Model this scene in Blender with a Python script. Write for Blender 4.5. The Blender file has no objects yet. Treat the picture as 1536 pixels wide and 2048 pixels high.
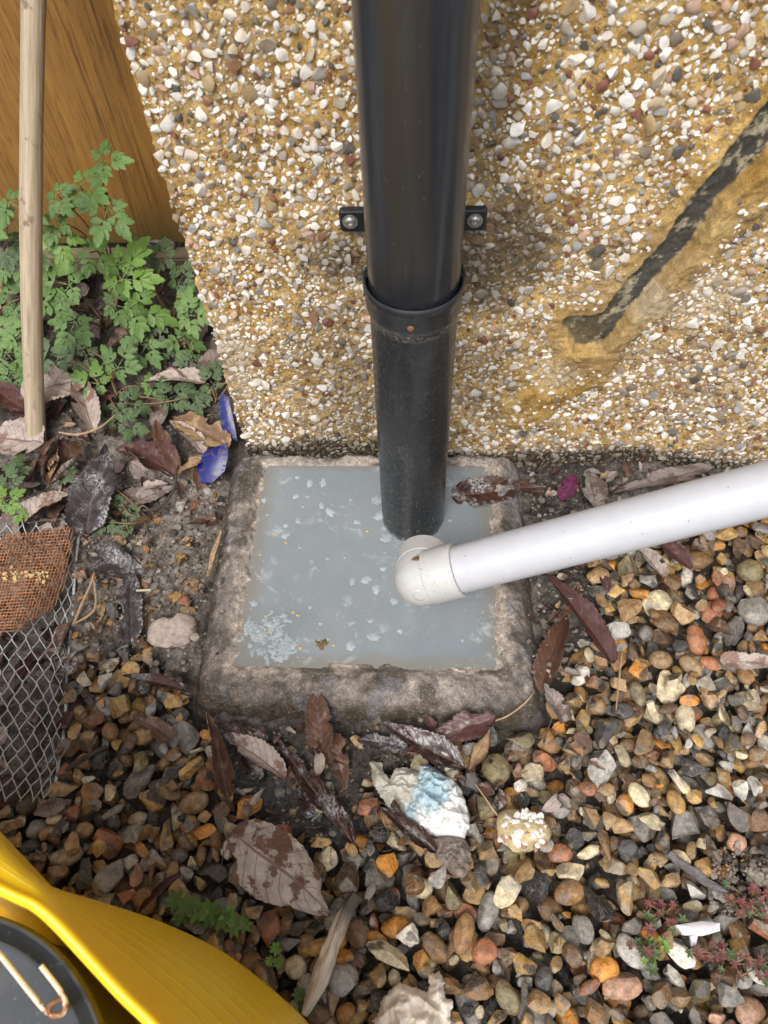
import bpy, bmesh, math, random
import numpy as np
from mathutils import Vector, Matrix

# ---------------------------------------------------------------- camera, sky, sun, exposure
scene = bpy.context.scene
COL = scene.collection
FPX = 1480.0                                   # focal length in photo pixels (1536 x 2048)
YAW, PITCH, ROLL = math.radians(-4.36), math.radians(57.75), math.radians(-3.23)
CAM = np.array([.3339, -.5236, .7518])
def _axes():
    cy, sy = math.cos(YAW), math.sin(YAW)
    f = np.array([sy*math.cos(PITCH), cy*math.cos(PITCH), -math.sin(PITCH)])
    r = np.array([cy, -sy, 0.]); u = np.cross(r, f)
    return (r*math.cos(ROLL)+u*math.sin(ROLL), -r*math.sin(ROLL)+u*math.cos(ROLL), f)
RX, UX, FX = _axes()
cd = bpy.data.cameras.new('camera'); cam = bpy.data.objects.new('camera', cd); COL.objects.link(cam)
cam.matrix_world = Matrix(((RX[0], UX[0], -FX[0], CAM[0]), (RX[1], UX[1], -FX[1], CAM[1]), (RX[2], UX[2], -FX[2], CAM[2]), (0, 0, 0, 1)))
cd.sensor_fit = 'VERTICAL'; cd.sensor_height = 36.0; cd.lens = 36.0*FPX/2048
cd.clip_start = .01; cd.clip_end = 200
cd.dof.use_dof = True; cd.dof.focus_distance = .76; cd.dof.aperture_fstop = 11
scene.camera = cam

SUN_EL, SUN_ROT = math.radians(57), math.radians(-163)      # sun high, front left, through thin cloud
world = bpy.data.worlds.new('World'); scene.world = world; world.use_nodes = True
wn = world.node_tree; bg = wn.nodes['Background']
sky = wn.nodes.new('ShaderNodeTexSky'); sky.sky_type = 'NISHITA'; sky.sun_disc = False
sky.sun_elevation = SUN_EL; sky.sun_rotation = SUN_ROT; sky.dust_density = 4.0; sky.air_density = 1.0
hs = wn.nodes.new('ShaderNodeHueSaturation'); hs.inputs['Saturation'].default_value = .38
wn.links.new(sky.outputs[0], hs.inputs['Color']); wn.links.new(hs.outputs[0], bg.inputs[0]); bg.inputs[1].default_value = .145
sl = bpy.data.lights.new('sun', 'SUN'); sl.energy = 1.35; sl.angle = math.radians(22); sl.color = (1, .96, .9)
sun = bpy.data.objects.new('sun', sl); COL.objects.link(sun)
sd = Vector((math.sin(SUN_ROT)*math.cos(SUN_EL), math.cos(SUN_ROT)*math.cos(SUN_EL), math.sin(SUN_EL)))
sun.rotation_euler = sd.to_track_quat('Z', 'Y').to_euler(); sun.location = (0, -2, 4)
scene.view_settings.view_transform = 'Standard'; scene.view_settings.look = 'None'
scene.view_settings.gamma = 1; scene.view_settings.use_curve_mapping = False
scene.view_settings.exposure = .56
scene.render.engine = 'CYCLES'

# ---------------------------------------------------------------- small tools
rng = np.random.default_rng(7)
def ray(px, py): return FX + RX*(px-768)/FPX - UX*(py-1024)/FPX
def G(px, py, z=.03):                          # where the sight line of a photo point meets a level
    d = ray(px, py); return CAM + d*((z-CAM[2])/d[2])
def W(px, py, y=0.):                           # ... meets a plane parallel to the wall
    d = ray(px, py); return CAM + d*((y-CAM[1])/d[1])
def D(px, py, t): return CAM + t*ray(px, py)
def depth(P): return float((np.asarray(P)-CAM) @ FX)
def toP(P):
    d = np.asarray(P)-CAM; z = d @ FX
    return 768+FPX*(d @ RX)/z, 1024-FPX*(d @ UX)/z

def _h(ix, iy, iz, s):
    n = (ix*374761393 + iy*668265263 + iz*2147483647 + s*1274126177) & 0x7fffffff
    n = ((n ^ (n >> 13))*1274126177) & 0x7fffffff
    return ((n ^ (n >> 16)) & 0xffff)/65535.
def vn(x, y, z=None, s=0):
    x = np.asarray(x, float); y = np.asarray(y, float); z = np.zeros_like(x) if z is None else np.asarray(z, float)
    ix, iy, iz = [np.floor(a).astype(np.int64) for a in (x, y, z)]
    fx, fy, fz = x-ix, y-iy, z-iz
    fx, fy, fz = [a*a*(3-2*a) for a in (fx, fy, fz)]
    r = 0
    for a in (0, 1):
        for b in (0, 1):
            for c in (0, 1):
                r = r + _h(ix+a, iy+b, iz+c, s)*(fx if a else 1-fx)*(fy if b else 1-fy)*(fz if c else 1-fz)
    return r
def fbm(x, y, z=None, s=0, o=4, g=.5):
    t = 0; a = 1.; n = 0; k = 1.
    for i in range(o):
        t = t + a*vn(np.asarray(x)*k, np.asarray(y)*k, None if z is None else np.asarray(z)*k, s+i*17); n += a; a *= g; k *= 2.03
    return t/n
def ss(a, b, x): t = np.clip((x-a)/(b-a), 0, 1); return t*t*(3-2*t)
def sdpoly(X, Y, poly):                        # signed distance to a polygon, negative inside
    X = np.asarray(X, float); Y = np.asarray(Y, float)
    d = np.full(X.shape, 1e9); ins = np.zeros(X.shape, bool); n = len(poly)
    for i in range(n):
        x0, y0 = poly[i]; x1, y1 = poly[(i+1) % n]
        ex, ey = x1-x0, y1-y0
        t = np.clip(((X-x0)*ex+(Y-y0)*ey)/(ex*ex+ey*ey+1e-12), 0, 1)
        d = np.minimum(d, np.hypot(X-x0-t*ex, Y-y0-t*ey))
        c = ((y0 <= Y) & (y1 > Y)) | ((y1 <= Y) & (y0 > Y))
        ins ^= c & (X < x0+(Y-y0)*ex/(ey if ey else 1e-12))
    return np.where(ins, -d, d)
def lerp(a, b, t): return np.asarray(a)*(1-t)+np.asarray(b)*t

def mesh(name, V, F, mat, parent=None, smooth=True, col=None, att=None, sharp=None, mi=None, loc=None, link=True):
    """one mesh object; F is a list of faces or an int array; col = colour per vertex; att = {name: vec3 per vertex}"""
    me = bpy.data.meshes.new(name)
    V = np.asarray(V, float)
    if isinstance(F, np.ndarray):
        k = F.shape[1]; n = len(F)
        me.vertices.add(len(V)); me.vertices.foreach_set('co', V.ravel())
        me.loops.add(n*k); me.loops.foreach_set('vertex_index', F.astype(np.int32).ravel())
        me.polygons.add(n); me.polygons.foreach_set('loop_start', np.arange(0, n*k, k, dtype=np.int32))
        me.update(calc_edges=True)
    else:
        me.from_pydata([tuple(v) for v in V], [], F); me.update()
    me.polygons.foreach_set('use_smooth', np.full(len(me.polygons), bool(smooth)))
    if sharp: me.set_sharp_from_angle(angle=math.radians(sharp))
    if col is not None:
        c = np.asarray(col, float)
        if c.ndim == 1: c = np.tile(c, (len(V), 1))
        if c.shape[1] == 3: c = np.concatenate([c, np.ones((len(c), 1))], 1)
        a = me.attributes.new('col', 'FLOAT_COLOR', 'POINT'); a.data.foreach_set('color', c.astype(np.float32).ravel())
    for k, v in (att or {}).items():
        a = me.attributes.new(k, 'FLOAT_VECTOR', 'POINT'); a.data.foreach_set('vector', np.asarray(v, np.float32).ravel())
    for m in (mat if isinstance(mat, (list, tuple)) else [mat]): me.materials.append(m)
    if mi is not None: me.polygons.foreach_set('material_index', np.asarray(mi, np.int32))
    o = bpy.data.objects.new(name, me)
    if link: COL.objects.link(o)
    if loc is not None: o.location = loc
    if parent is not None: o.parent = parent
    return o
def empty(name, loc=(0, 0, 0)):
    o = bpy.data.objects.new(name, None); COL.objects.link(o); o.location = loc; o.empty_display_size = .02; return o
def tag(o, label=None, cat=None, group=None, kind=None):
    for k, v in (('label', label), ('category', cat), ('group', group), ('kind', kind)):
        if v: o[k] = v
    return o
def adopt(child, root):                        # parent keeping world place (root not rotated)
    child.parent = root; child.location = Vector(child.location)-Vector(root.location); return child
def join(parts):
    Vs, Fs, n = [], [], 0
    for V, F in parts: Vs.append(V); Fs.append(np.asarray(F)+n); n += len(V)
    return np.concatenate(Vs), np.concatenate(Fs)
def grid_faces(nr, nc, wrap=False):
    i = np.arange(nr-1)[:, None]; j = np.arange(nc if wrap else nc-1)[None]
    j2 = (j+1) % nc
    return np.stack([i*nc+j, i*nc+j2, (i+1)*nc+j2, (i+1)*nc+j], -1).reshape(-1, 4)
def tube(path, rad, n=8, cap=True, flat=1.0):
    P = np.asarray(path, float); m = len(P); R = np.broadcast_to(np.asarray(rad, float), (m,))
    T = np.gradient(P, axis=0); T /= np.linalg.norm(T, axis=1)[:, None]+1e-12
    a = np.array([0, 0, 1.]) if abs(T[0][2]) < .9 else np.array([1., 0, 0])
    N = np.zeros((m, 3)); v = a-T[0]*(a @ T[0]); N[0] = v/np.linalg.norm(v)
    for i in range(1, m):
        v = N[i-1]-T[i]*(N[i-1] @ T[i]); N[i] = v/(np.linalg.norm(v)+1e-12)
    B = np.cross(T, N); th = np.arange(n)*2*np.pi/n
    V = P[:, None]+R[:, None, None]*(N[:, None]*np.cos(th)[None, :, None]*flat+B[:, None]*np.sin(th)[None, :, None])
    V = V.reshape(-1, 3); F = grid_faces(m, n, True)
    if cap:
        V = np.concatenate([V, P[:1], P[-1:]]); j = np.arange(n); k = (j+1) % n; c0, c1 = len(V)-2, len(V)-1
        F = np.concatenate([F, np.stack([k, j, np.full(n, c0), np.full(n, c0)], 1)[:, [0, 1, 2, 2]], np.stack([(m-1)*n+j, (m-1)*n+k, np.full(n, c1), np.full(n, c1)], 1)])
    return V, F
def quads(F):                                  # quads that may hold repeated corners -> plain face list
    return [tuple(dict.fromkeys(map(int, f))) for f in F]
def lathe(prof, c, n=48, axis=None):           # profile of (radius, height) round a vertical or given axis
    prof = np.asarray(prof, float); th = np.arange(n)*2*np.pi/n
    if axis is None: e1, e2, e3 = np.eye(3)
    else:
        e3 = np.asarray(axis, float)/np.linalg.norm(axis); a = np.array([0, 0, 1.]) if abs(e3[2]) < .9 else np.array([1., 0, 0])
        e1 = np.cross(a, e3); e1 /= np.linalg.norm(e1); e2 = np.cross(e3, e1)
    V = (np.asarray(c)[None, None]+prof[:, 0, None, None]*(e1*np.cos(th)[None, :, None]+e2*np.sin(th)[None, :, None])+prof[:, 1, None, None]*e3).reshape(-1, 3)
    return V, grid_faces(len(prof), n, True)
def spline(P, n):
    P = np.asarray(P, float); m = len(P); out = []
    for t in np.linspace(0, m-1, n):
        i = min(int(t), m-2); f = t-i
        p0, p1, p2, p3 = P[max(i-1, 0)], P[i], P[i+1], P[min(i+2, m-1)]
        out.append(.5*((2*p1)+(-p0+p2)*f+(2*p0-5*p1+4*p2-p3)*f*f+(-p0+3*p1-3*p2+p3)*f**3))
    return np.array(out)

# ---------------------------------------------------------------- materials
class Mat:
    def __init__(s, name):
        s.m = bpy.data.materials.new(name); s.m.use_nodes = True; s.t = s.m.node_tree
        s.b = s.t.nodes['Principled BSDF']
    def n(s, typ, ins=None, **kw):
        nd = s.t.nodes.new('ShaderNode'+typ)
        for k, v in kw.items(): setattr(nd, k, v)
        for k, v in (ins or {}).items(): s.set(nd.inputs[k], v)
        return nd
    def set(s, sock, v):
        if hasattr(v, 'links'): s.t.links.new(v, sock)
        elif isinstance(v, (tuple, list)) and len(v) == 3 and sock.type == 'RGBA': sock.default_value = (*v, 1)
        else: sock.default_value = v
    def obj(s): return s.n('TexCoord').outputs['Object']
    def pos(s): return s.n('NewGeometry').outputs['Position']
    def attr(s, name='col'): return s.n('Attribute', attribute_name=name)
    def scale(s, v, sc): return s.n('Mapping', {'Vector': v, 'Scale': sc}).outputs[0]
    def noise(s, v, scale, detail=4, rough=.55, w=None, dist=0):
        nd = s.n('TexNoise', {'Vector': v, 'Scale': scale, 'Detail': detail, 'Roughness': rough, 'Distortion': dist}, noise_dimensions='4D' if w is not None else '3D')
        if w is not None: s.set(nd.inputs['W'], w)
        return nd.outputs['Fac']
    def vor(s, v, scale, feature='F1', out='Distance'): return s.n('TexVoronoi', {'Vector': v, 'Scale': scale}, feature=feature).outputs[out]
    def ramp(s, f, stops):
        nd = s.n('ValToRGB', {'Fac': f}); e = nd.color_ramp.elements
        while len(e) < len(stops): e.new(.5)
        for el, (p, c) in zip(e, stops): el.position = p; el.color = (*c, 1) if isinstance(c, tuple) else (c, c, c, 1)
        return nd.outputs[0]
    def mix(s, f, a, b, mode='MIX'):
        nd = s.n('Mix', data_type='RGBA', blend_type=mode)
        s.set(nd.inputs[0], f); s.set(nd.inputs[6], a); s.set(nd.inputs[7], b); return nd.outputs[2]
    def math(s, op, a, b=0., c=None, clamp=False):
        nd = s.n('Math', operation=op, use_clamp=clamp); s.set(nd.inputs[0], a); s.set(nd.inputs[1], b)
        if c is not None: s.set(nd.inputs[2], c)
        return nd.outputs[0]
    def bump(s, h, dist, strength=1., nrm=None):
        nd = s.n('Bump', {'Height': h, 'Distance': dist, 'Strength': strength})
        if nrm is not None: s.set(nd.inputs['Normal'], nrm)
        return nd.outputs[0]
    def done(s, color=None, rough=None, normal=None, **kw):
        if color is not None: s.set(s.b.inputs['Base Color'], color)
        if rough is not None: s.set(s.b.inputs['Roughness'], rough)
        if normal is not None: s.set(s.b.inputs['Normal'], normal)
        for k, v in kw.items(): s.set(s.b.inputs[k.replace('_', ' ')], v)
        return s.m

def attr_mat(name, rough=.8, scale=300, var=.35, bump=.0006, fine=None, spec=.5, speck=None):
    k = Mat(name); p = k.pos(); c = k.attr().outputs['Color']
    n1 = k.noise(p, scale, 5, .6); n2 = k.noise(p, scale*.23, 4)
    f = k.ramp(n1, [(.25, 1-var), (.75, 1+var)])
    c = k.mix(1., c, f, 'MULTIPLY')
    c = k.mix(1., c, k.ramp(n2, [(.3, 1-var*.6), (.7, 1+var*.6)]), 'MULTIPLY')
    if speck:
        c = k.mix(k.ramp(k.noise(p, speck[1], 3, .7), [(.62, 0.), (.7, 1.)]), c, speck[0])
        c = k.mix(k.ramp(k.noise(p, speck[1]*.7, 3, .7, w=3.), [(.64, 0.), (.72, .85)]), c, (.03, .027, .022))
    r = k.ramp(n2, [(.3, max(rough-.15, .03)), (.7, min(rough+.12, 1))])
    return k.done(c, r, k.bump(k.mix(.5, n1, k.noise(p, scale*3.1, 3, .7)), bump), Specular_IOR_Level=spec)
def solid(name, col, rough=.5, var=.2, scale=120, bump=.0003, **kw):
    k = Mat(name); p = k.pos(); n1 = k.noise(p, scale, 5, .6)
    c = k.mix(1., k.n('RGB').outputs[0], k.ramp(n1, [(.25, 1-var), (.75, 1+var)]), 'MULTIPLY')
    for nd in k.t.nodes:
        if nd.type == 'RGB': nd.outputs[0].default_value = (*col, 1)
    return k.done(c, rough, k.bump(n1, bump), **kw)

def pebble_mat():
    k = Mat('flint'); p = k.pos(); a = k.attr(); c = a.outputs['Color']; sd = k.math('MULTIPLY', a.outputs['Alpha'], 60.)
    n0 = k.noise(p, 60, 3, .6, w=sd); n1 = k.noise(p, 170, 5, .65, w=sd); n2 = k.noise(p, 620, 4, .65, w=sd)
    c1 = k.mix(1., c, k.ramp(n1, [(.28, .4), (.5, .86), (.74, 1.45)]), 'MULTIPLY')
    hue = k.n('HueSaturation', {'Color': c1, 'Hue': .5, 'Saturation': .35, 'Value': .55}).outputs[0]
    c2 = k.mix(k.ramp(n0, [(.55, 0.), (.62, .7)]), c1, hue)                       # darker bare flint where the rind is gone
    lite = k.mix(.6, c1, (.5, .42, .3))
    c3 = k.mix(k.ramp(k.noise(p, 95, 4, .6, w=k.math('ADD', sd, 9.)), [(.6, 0.), (.66, .7)]), c2, lite)   # patches of pale rind
    c4 = k.mix(k.ramp(k.noise(p, 230, 4, .65, w=k.math('ADD', sd, 31.)), [(.6, 0.), (.7, .55)]), c3, (.24, .09, .022))
    c5 = k.mix(k.ramp(n2, [(.60, 0.), (.70, .6)]), c4, (.05, .042, .035))
    c5 = k.mix(k.ramp(k.noise(p, 1300, 3, .7, w=sd), [(.62, 0.), (.72, .25)]), c5, (.42, .38, .32))
    c5 = k.mix(k.ramp(k.noise(p, 42, 4, .6), [(.5, 0.), (.75, .3)]), c5, (.085, .07, .058))
    c5 = k.mix(k.math('MULTIPLY', k.ramp(k.vor(p, 150, 'DISTANCE_TO_EDGE'), [(.0, .55), (.02, 0.)]), k.ramp(n0, [(.4, 0.), (.55, 1.)])), c5, (.5, .42, .3))
    r = k.ramp(n1, [(.3, .13), (.7, .45)])
    return k.done(c5, r, k.bump(k.mix(.5, n1, n2), .0022, .9), Specular_IOR_Level=.5)
def dash_mat():
    k = Mat('dashing_stone'); p = k.pos(); a = k.attr(); c = a.outputs['Color']; sd = k.math('MULTIPLY', a.outputs['Alpha'], 50.)
    n1 = k.noise(p, 240, 4, .6, w=sd); n2 = k.noise(p, 900, 3, .7, w=sd)
    c1 = k.mix(1., c, k.ramp(n1, [(.3, .78), (.7, 1.12)]), 'MULTIPLY')
    c2 = k.mix(k.ramp(n2, [(.62, 0.), (.72, .35)]), c1, (.3, .22, .12))
    return k.done(c2, .6, k.bump(n1, .0006, .7))
def leaf_mat(name, top, vein, blotch, amt, rough=.55, residue=0., vs=1.):
    """dead leaf: base colour, veins along the leaf's own coordinates, blotches and white chalky residue"""
    k = Mat(name); p = k.pos(); uv = k.attr('luv').outputs['Vector']
    sx = k.n('SeparateXYZ', {'Vector': uv}); u, v, sd = sx.outputs[0], sx.outputs[1], sx.outputs[2]
    au = k.math('ABSOLUTE', u)
    n1 = k.noise(p, 130, 5, .6, w=sd); n2 = k.noise(p, 520, 4, .6, w=sd); n3 = k.noise(p, 45, 4, .6, w=sd)
    ph = k.math('FRACT', k.math('MULTIPLY', k.math('SUBTRACT', v, k.math('MULTIPLY', k.math('POWER', au, 1.15), .22)), 9.))
    sv = k.math('ABSOLUTE', k.math('SUBTRACT', ph, .5))
    side = k.ramp(sv, [(.0, 1.), (.075, 0.)]); mid = k.ramp(au, [(.02, 1.), (.06, 0.)])
    net = k.ramp(k.vor(p, 420, 'DISTANCE_TO_EDGE'), [(.0, .5), (.08, 0.)])
    c = k.mix(1., top, k.ramp(n1, [(.25, .6), (.5, 1.), (.75, 1.35)]), 'MULTIPLY')
    c = k.mix(k.ramp(n3, [(.62-amt*.4, 0.), (.66-amt*.4, .9)]), c, blotch)
    c = k.mix(k.math('MULTIPLY', net, .5), c, vein)
    c = k.mix(k.math('MULTIPLY', k.math('MAXIMUM', k.math('MULTIPLY', side, .8), mid), vs, clamp=True), c, vein)
    if residue:
        c = k.mix(k.math('MULTIPLY', k.ramp(k.noise(p, 380, 6, .75, w=sd), [(.46, 0.), (.58, 1.)]), k.ramp(k.noise(p, 60, 3, .5, w=sd), [(.50-residue*.06, 0.), (.60, .85)])), c, (.42, .42, .43))
    h = k.math('SUBTRACT', k.math('MULTIPLY', n2, .4), k.math('MULTIPLY', side, -.5))
    return k.done(c, k.ramp(n1, [(.3, rough-.15), (.7, rough+.15)]), k.bump(h, .0006, .7))

M = {}
M['pebble'] = pebble_mat(); M['dash'] = dash_mat()
M['mortar'] = attr_mat('mortar', .9, 620, .42, .0026, spec=.2)
M['ground'] = attr_mat('damp_soil', .6, 300, .65, .004, speck=((.3, .26, .22), 480))
M['gully'] = attr_mat('weathered_concrete', .75, 560, .6, .0022, speck=((.5, .43, .36), 560))
M['crumb'] = attr_mat('crumb', .75, 500, .35, .0006)
M['chalk'] = attr_mat('chalky_lump', .85, 260, .3, .0015)
LP = {'pale': leaf_mat('leaf_pale', (.40, .335, .30), (.16, .105, .085), (.20, .11, .08), .18, .7),
      'mottled': leaf_mat('leaf_mottled', (.46, .41, .37), (.2, .13, .10), (.12, .045, .03), .29, .5),
      'grey': leaf_mat('leaf_grey', (.24, .2, .18), (.10, .07, .06), (.12, .08, .065), .3, .75),
      'brown': leaf_mat('leaf_brown', (.11, .055, .036), (.055, .027, .02), (.2, .13, .1), .15, .45),
      'red': leaf_mat('leaf_red', (.072, .028, .027), (.13, .065, .055), (.06, .025, .022), .3, .42),
      'dark': leaf_mat('leaf_dark', (.038, .028, .03), (.075, .055, .055), (.02, .016, .017), .3, .5, 1.),
      'wet': leaf_mat('leaf_wet', (.05, .021, .016), (.12, .07, .055), (.025, .012, .011), .35, .3, .35),
      'tan': leaf_mat('leaf_tan', (.33, .22, .12), (.16, .09, .05), (.17, .1, .06), .25, .7),
      'magenta': leaf_mat('petal_magenta', (.11, .018, .062), (.2, .05, .12), (.10, .01, .05), .2, .5)}

# ---------------------------------------------------------------- stones
def ico(sub):
    bm = bmesh.new(); bmesh.ops.create_icosphere(bm, subdivisions=sub, radius=1)
    V = np.array([v.co[:] for v in bm.verts]); F = np.array([[v.index for v in f.verts] for f in bm.faces]); bm.free(); return V, F
ICO1, ICO2, ICO3 = ico(1), ico(2), ico(3)
def stone(rad, base=ICO2, clips=6, lo=.5, hi=.85, wob=.1, faces=None, grit=0.):
    V = base[0].copy(); fm = np.zeros(len(V))
    for kk in range(clips):
        n = rng.normal(size=3); n /= np.linalg.norm(n); d = rng.uniform(lo, hi)
        e = np.maximum(V @ n-d, 0); V -= e[:, None]*n
        if faces is not None and kk < faces: fm = np.where(e > .012, 1., fm)
        elif faces is not None: fm = np.where(e > .05, 0., fm)
    if grit:
        o_ = rng.uniform(0, 99); V = V*(1+grit*(vn(V[:, 0]*2.3+o_, V[:, 1]*2.3, V[:, 2]*2.3)+.5*vn(V[:, 0]*5+o_, V[:, 1]*5, V[:, 2]*5)-.75))[:, None]
    if wob:
        q = rng.normal(size=(3, 3))*1.6; ph = rng.uniform(0, 6.28, 3)
        V *= (1+wob*np.sin(V @ q.T+ph).sum(1)/2)[:, None]
    V /= np.abs(V).max(0)
    return V*np.asarray(rad) if faces is None else (V*np.asarray(rad), fm)
def rot(az, tilt=0, taz=0):
    c, s = math.cos(az), math.sin(az); Rz = np.array([[c, -s, 0], [s, c, 0], [0, 0, 1]])
    ax = np.array([math.cos(taz), math.sin(taz), 0]); K = np.array([[0, -ax[2], ax[1]], [ax[2], 0, -ax[0]], [-ax[1], ax[0], 0]])
    return (np.eye(3)+math.sin(tilt)*K+(1-math.cos(tilt))*K@K) @ Rz

# ================================================================ THE WALL
XL = .1348
CH = [(1560, 205), (1536, 218), (1505, 255), (1403, 376), (1311, 504), (1256, 562), (1209, 628), (1135, 636), (1128, 661), (1150, 694), (1205, 694), (1234, 654), (1304, 570), (1384, 493), (1406, 456), (1439, 405), (1536, 306), (1560, 290)]
chan = [tuple(W(*q)[[0, 2]]) for q in CH]
e0, e1 = np.array(chan[0]), np.array(chan[-1]); e0, e1 = e0+(e0-np.array(chan[3]))*2, e1+(e0-np.array(chan[3]))*2
chan = [tuple(e0)]+chan[1:-1]+[tuple(e1)]
band = [tuple(W(*q)[[0, 2]]) for q in [(1000, 800), (1010, 850), (1070, 860), (1130, 800), (1215, 760), (1250, 700), (1205, 694), (1130, 690), (1090, 760)]]
ridge = [tuple(W(*q)[[0, 2]]) for q in [(1600, 240), (1439, 405), (1384, 493), (1304, 570), (1234, 654), (1205, 694), (1150, 694), (1245, 702), (1300, 650), (1385, 572), (1460, 490), (1600, 345)]]
def wall_fields(x, z):
    w1 = (fbm(x*75, z*75, s=3, o=3, g=.45)-.5)*.007
    dc = sdpoly(x+w1, z+w1*.7, chan)-.0018; db = np.minimum(sdpoly(x+w1, z, band), sdpoly(x+w1, z+w1, ridge))
    return dc, db
def ell(x, z, px, py, rx, ry, nz=.5):
    c = W(px, py); sx = abs(W(px+rx, py)[0]-c[0]); sz = abs(W(px, py+ry)[2]-c[2])
    d = np.hypot((x-c[0])/sx, (z-c[2])/sz)
    return 1-ss(.35, 1.15, d+nz*(fbm(x*60, z*60, s=8)-.5)*1.6)
def wall_dirt_shade(x, z):
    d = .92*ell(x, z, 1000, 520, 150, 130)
    d = np.maximum(d, .8*ell(x, z, 680, 520, 95, 65)); d = np.maximum(d, .55*ell(x, z, 700, 800, 70, 160)); d = np.maximum(d, .62*ell(x, z, 990, 170, 75, 300)); d = np.maximum(d, .35*ell(x, z, 990, 780, 80, 120))  # tall strip right of the pipe: grime plus the pipe's soft shadow, as colour
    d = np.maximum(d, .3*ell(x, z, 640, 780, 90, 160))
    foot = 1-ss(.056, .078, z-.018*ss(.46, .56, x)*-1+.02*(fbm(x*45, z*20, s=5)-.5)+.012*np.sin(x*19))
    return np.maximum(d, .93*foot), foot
def effl(x, z):
    e = ell(x, z, 1300, 600, 55, 45); e = np.maximum(e, .8*ell(x, z, 1400, 600, 120, 50)); e = np.maximum(e, .75*ell(x, z, 1110, 745, 55, 35)); e = np.maximum(e, .8*ell(x, z, 470, 720, 40, 90))
    return e
def wall_y(x, z):
    dc, db = wall_fields(x, z)
    y = -(fbm(x*160, z*160, s=11, o=5, g=.6)-.5)*.0052-(fbm(x*22, z*22, s=12, o=3)-.5)*.008
    y = y+.0075*ss(.0025, -.0025, dc)-.0022*(ss(.022, .006, dc)*ss(-.002, .002, dc))-.0055*ss(.005, -.007, db)*ss(-.001, .003, dc)
    return y
xs = np.concatenate([np.linspace(XL, .86, 500), np.linspace(.87, 1.7, 40)])
zs = np.concatenate([[-.05, -.02], np.linspace(-.002, .62, 430), np.linspace(.63, 1.5, 44)])
X, Z = np.meshgrid(xs, zs); Y = wall_y(X, Z)
edge = ss(XL+.012, XL, X)
Xd = X+(fbm(Z*90, Z*0, s=21)-.5)*.008*edge; Y = Y+.006*edge**2
dc, db = wall_fields(X, Z); dirt, foot = wall_dirt_shade(X, Z); ef = effl(X, Z)
n1 = fbm(X*55, Z*55, s=31)[..., None]; n2 = fbm(X*14, Z*14, s=32)[..., None]
c = lerp((.40, .235, .062), (.74, .50, .19), np.clip(n1*1.8-.4, 0, 1)); c = lerp(c, (.42, .30, .16), np.clip(n2*2-.9, 0, .7))
c = lerp(c, (.60, .50, .35), (np.clip(ef, 0, 1)*.75)[..., None])
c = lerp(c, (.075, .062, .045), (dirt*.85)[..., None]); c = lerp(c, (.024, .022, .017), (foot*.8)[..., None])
inch = ss(-.0012, -.0022, dc)[..., None]
cream = ss(.525, .56, fbm(X*120, Z*90, s=44, o=5, g=.6)*.7+.3*fbm(X*35, Z*35, s=45))[..., None]*(fbm(X*500, Z*500, s=46) > .3)[..., None]
rub = ss(W(1245, 640)[0], W(1185, 660)[0], X)[..., None]; bed = lerp((.092, .087, .074)*(np.array(.6)+.8*n1), (.19, .15, .085)*(np.array(.5)+n1), rub*.8)
c = lerp(c, lerp(bed, (.46, .40, .27), cream*.9), inch)
V = np.stack([Xd, Y, Z], -1).reshape(-1, 3); nr, nc = X.shape
F = grid_faces(nr, nc)
bk = np.array([[XL, .24, -.05], [XL, .24, 1.5], [1.7, .24, -.05], [1.7, .24, 1.5]]); b0 = len(V)
Fl = [tuple(f) for f in F.tolist()]
left = [i*nc for i in range(nr)]; Fl.append(tuple(left+[b0+1, b0])); top = [(nr-1)*nc+j for j in range(nc)]; Fl.append(tuple(top+[b0+3, b0+1]))
Fl.append(tuple([i*nc+nc-1 for i in range(nr)][::-1]+[b0+2, b0+3])); Fl.append((b0, b0+1, b0+3, b0+2))
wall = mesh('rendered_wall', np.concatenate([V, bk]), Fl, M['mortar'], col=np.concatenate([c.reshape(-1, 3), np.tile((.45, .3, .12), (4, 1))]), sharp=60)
tag(wall, 'yellow ochre pebbledash wall studded with white stones, with a diagonal gouge', 'wall')

DASHC = [((.80, .775, .73), .40), ((.68, .62, .55), .16), ((.40, .35, .29), .08), ((.30, .29, .29), .10), ((.45, .30, .23), .07), ((.20, .075, .055), .05), ((.33, .24, .13), .06), ((.10, .095, .095), .06), ((.5, .42, .30), .03)]
dcols = np.array([q[0] for q in DASHC]); dw = np.array([q[1] for q in DASHC]); dw /= dw.sum()
cell = .006; gridd = {}; pts = []
def fits(x, z, r):
    i, j = int(x//cell), int(z//cell)
    for a in range(i-3, i+4):
        for b in range(j-3, j+4):
            for (qx, qz, qr) in gridd.get((a, b), ()):
                if (qx-x)**2+(qz-z)**2 < ((r+qr)*.69)**2: return False
    return True
for phase, (nt, lo, hi) in enumerate([(1900, .0042, .0066), (20000, .0027, .0042), (60000, .0010, .0026)]):
    xx = rng.uniform(XL+.002, .92, nt); zz = rng.uniform(.0, .66, nt); rr = rng.uniform(0, 1, nt)**1.8*(hi-lo)+lo
    a, b = wall_fields(xx, zz); dm = rng.uniform(0, 1, nt)
    keep = (a > np.where(rng.uniform(0, 1, nt) < .12, .006, .016)) & ((b > .002) | (dm < .12))
    clump = fbm(xx*22, zz*22, s=77)
    keep &= (clump > .30) | (dm < .4)
    for x, z, r in zip(xx[keep], zz[keep], rr[keep]):
        if fits(x, z, r): gridd.setdefault((int(x//cell), int(z//cell)), []).append((x, z, r)); pts.append((x, z, r))
pts = np.array(pts); sy = wall_y(pts[:, 0], pts[:, 1]); dd, ft = wall_dirt_shade(pts[:, 0], pts[:, 1]); ef = effl(pts[:, 0], pts[:, 1])
vis = []
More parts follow.
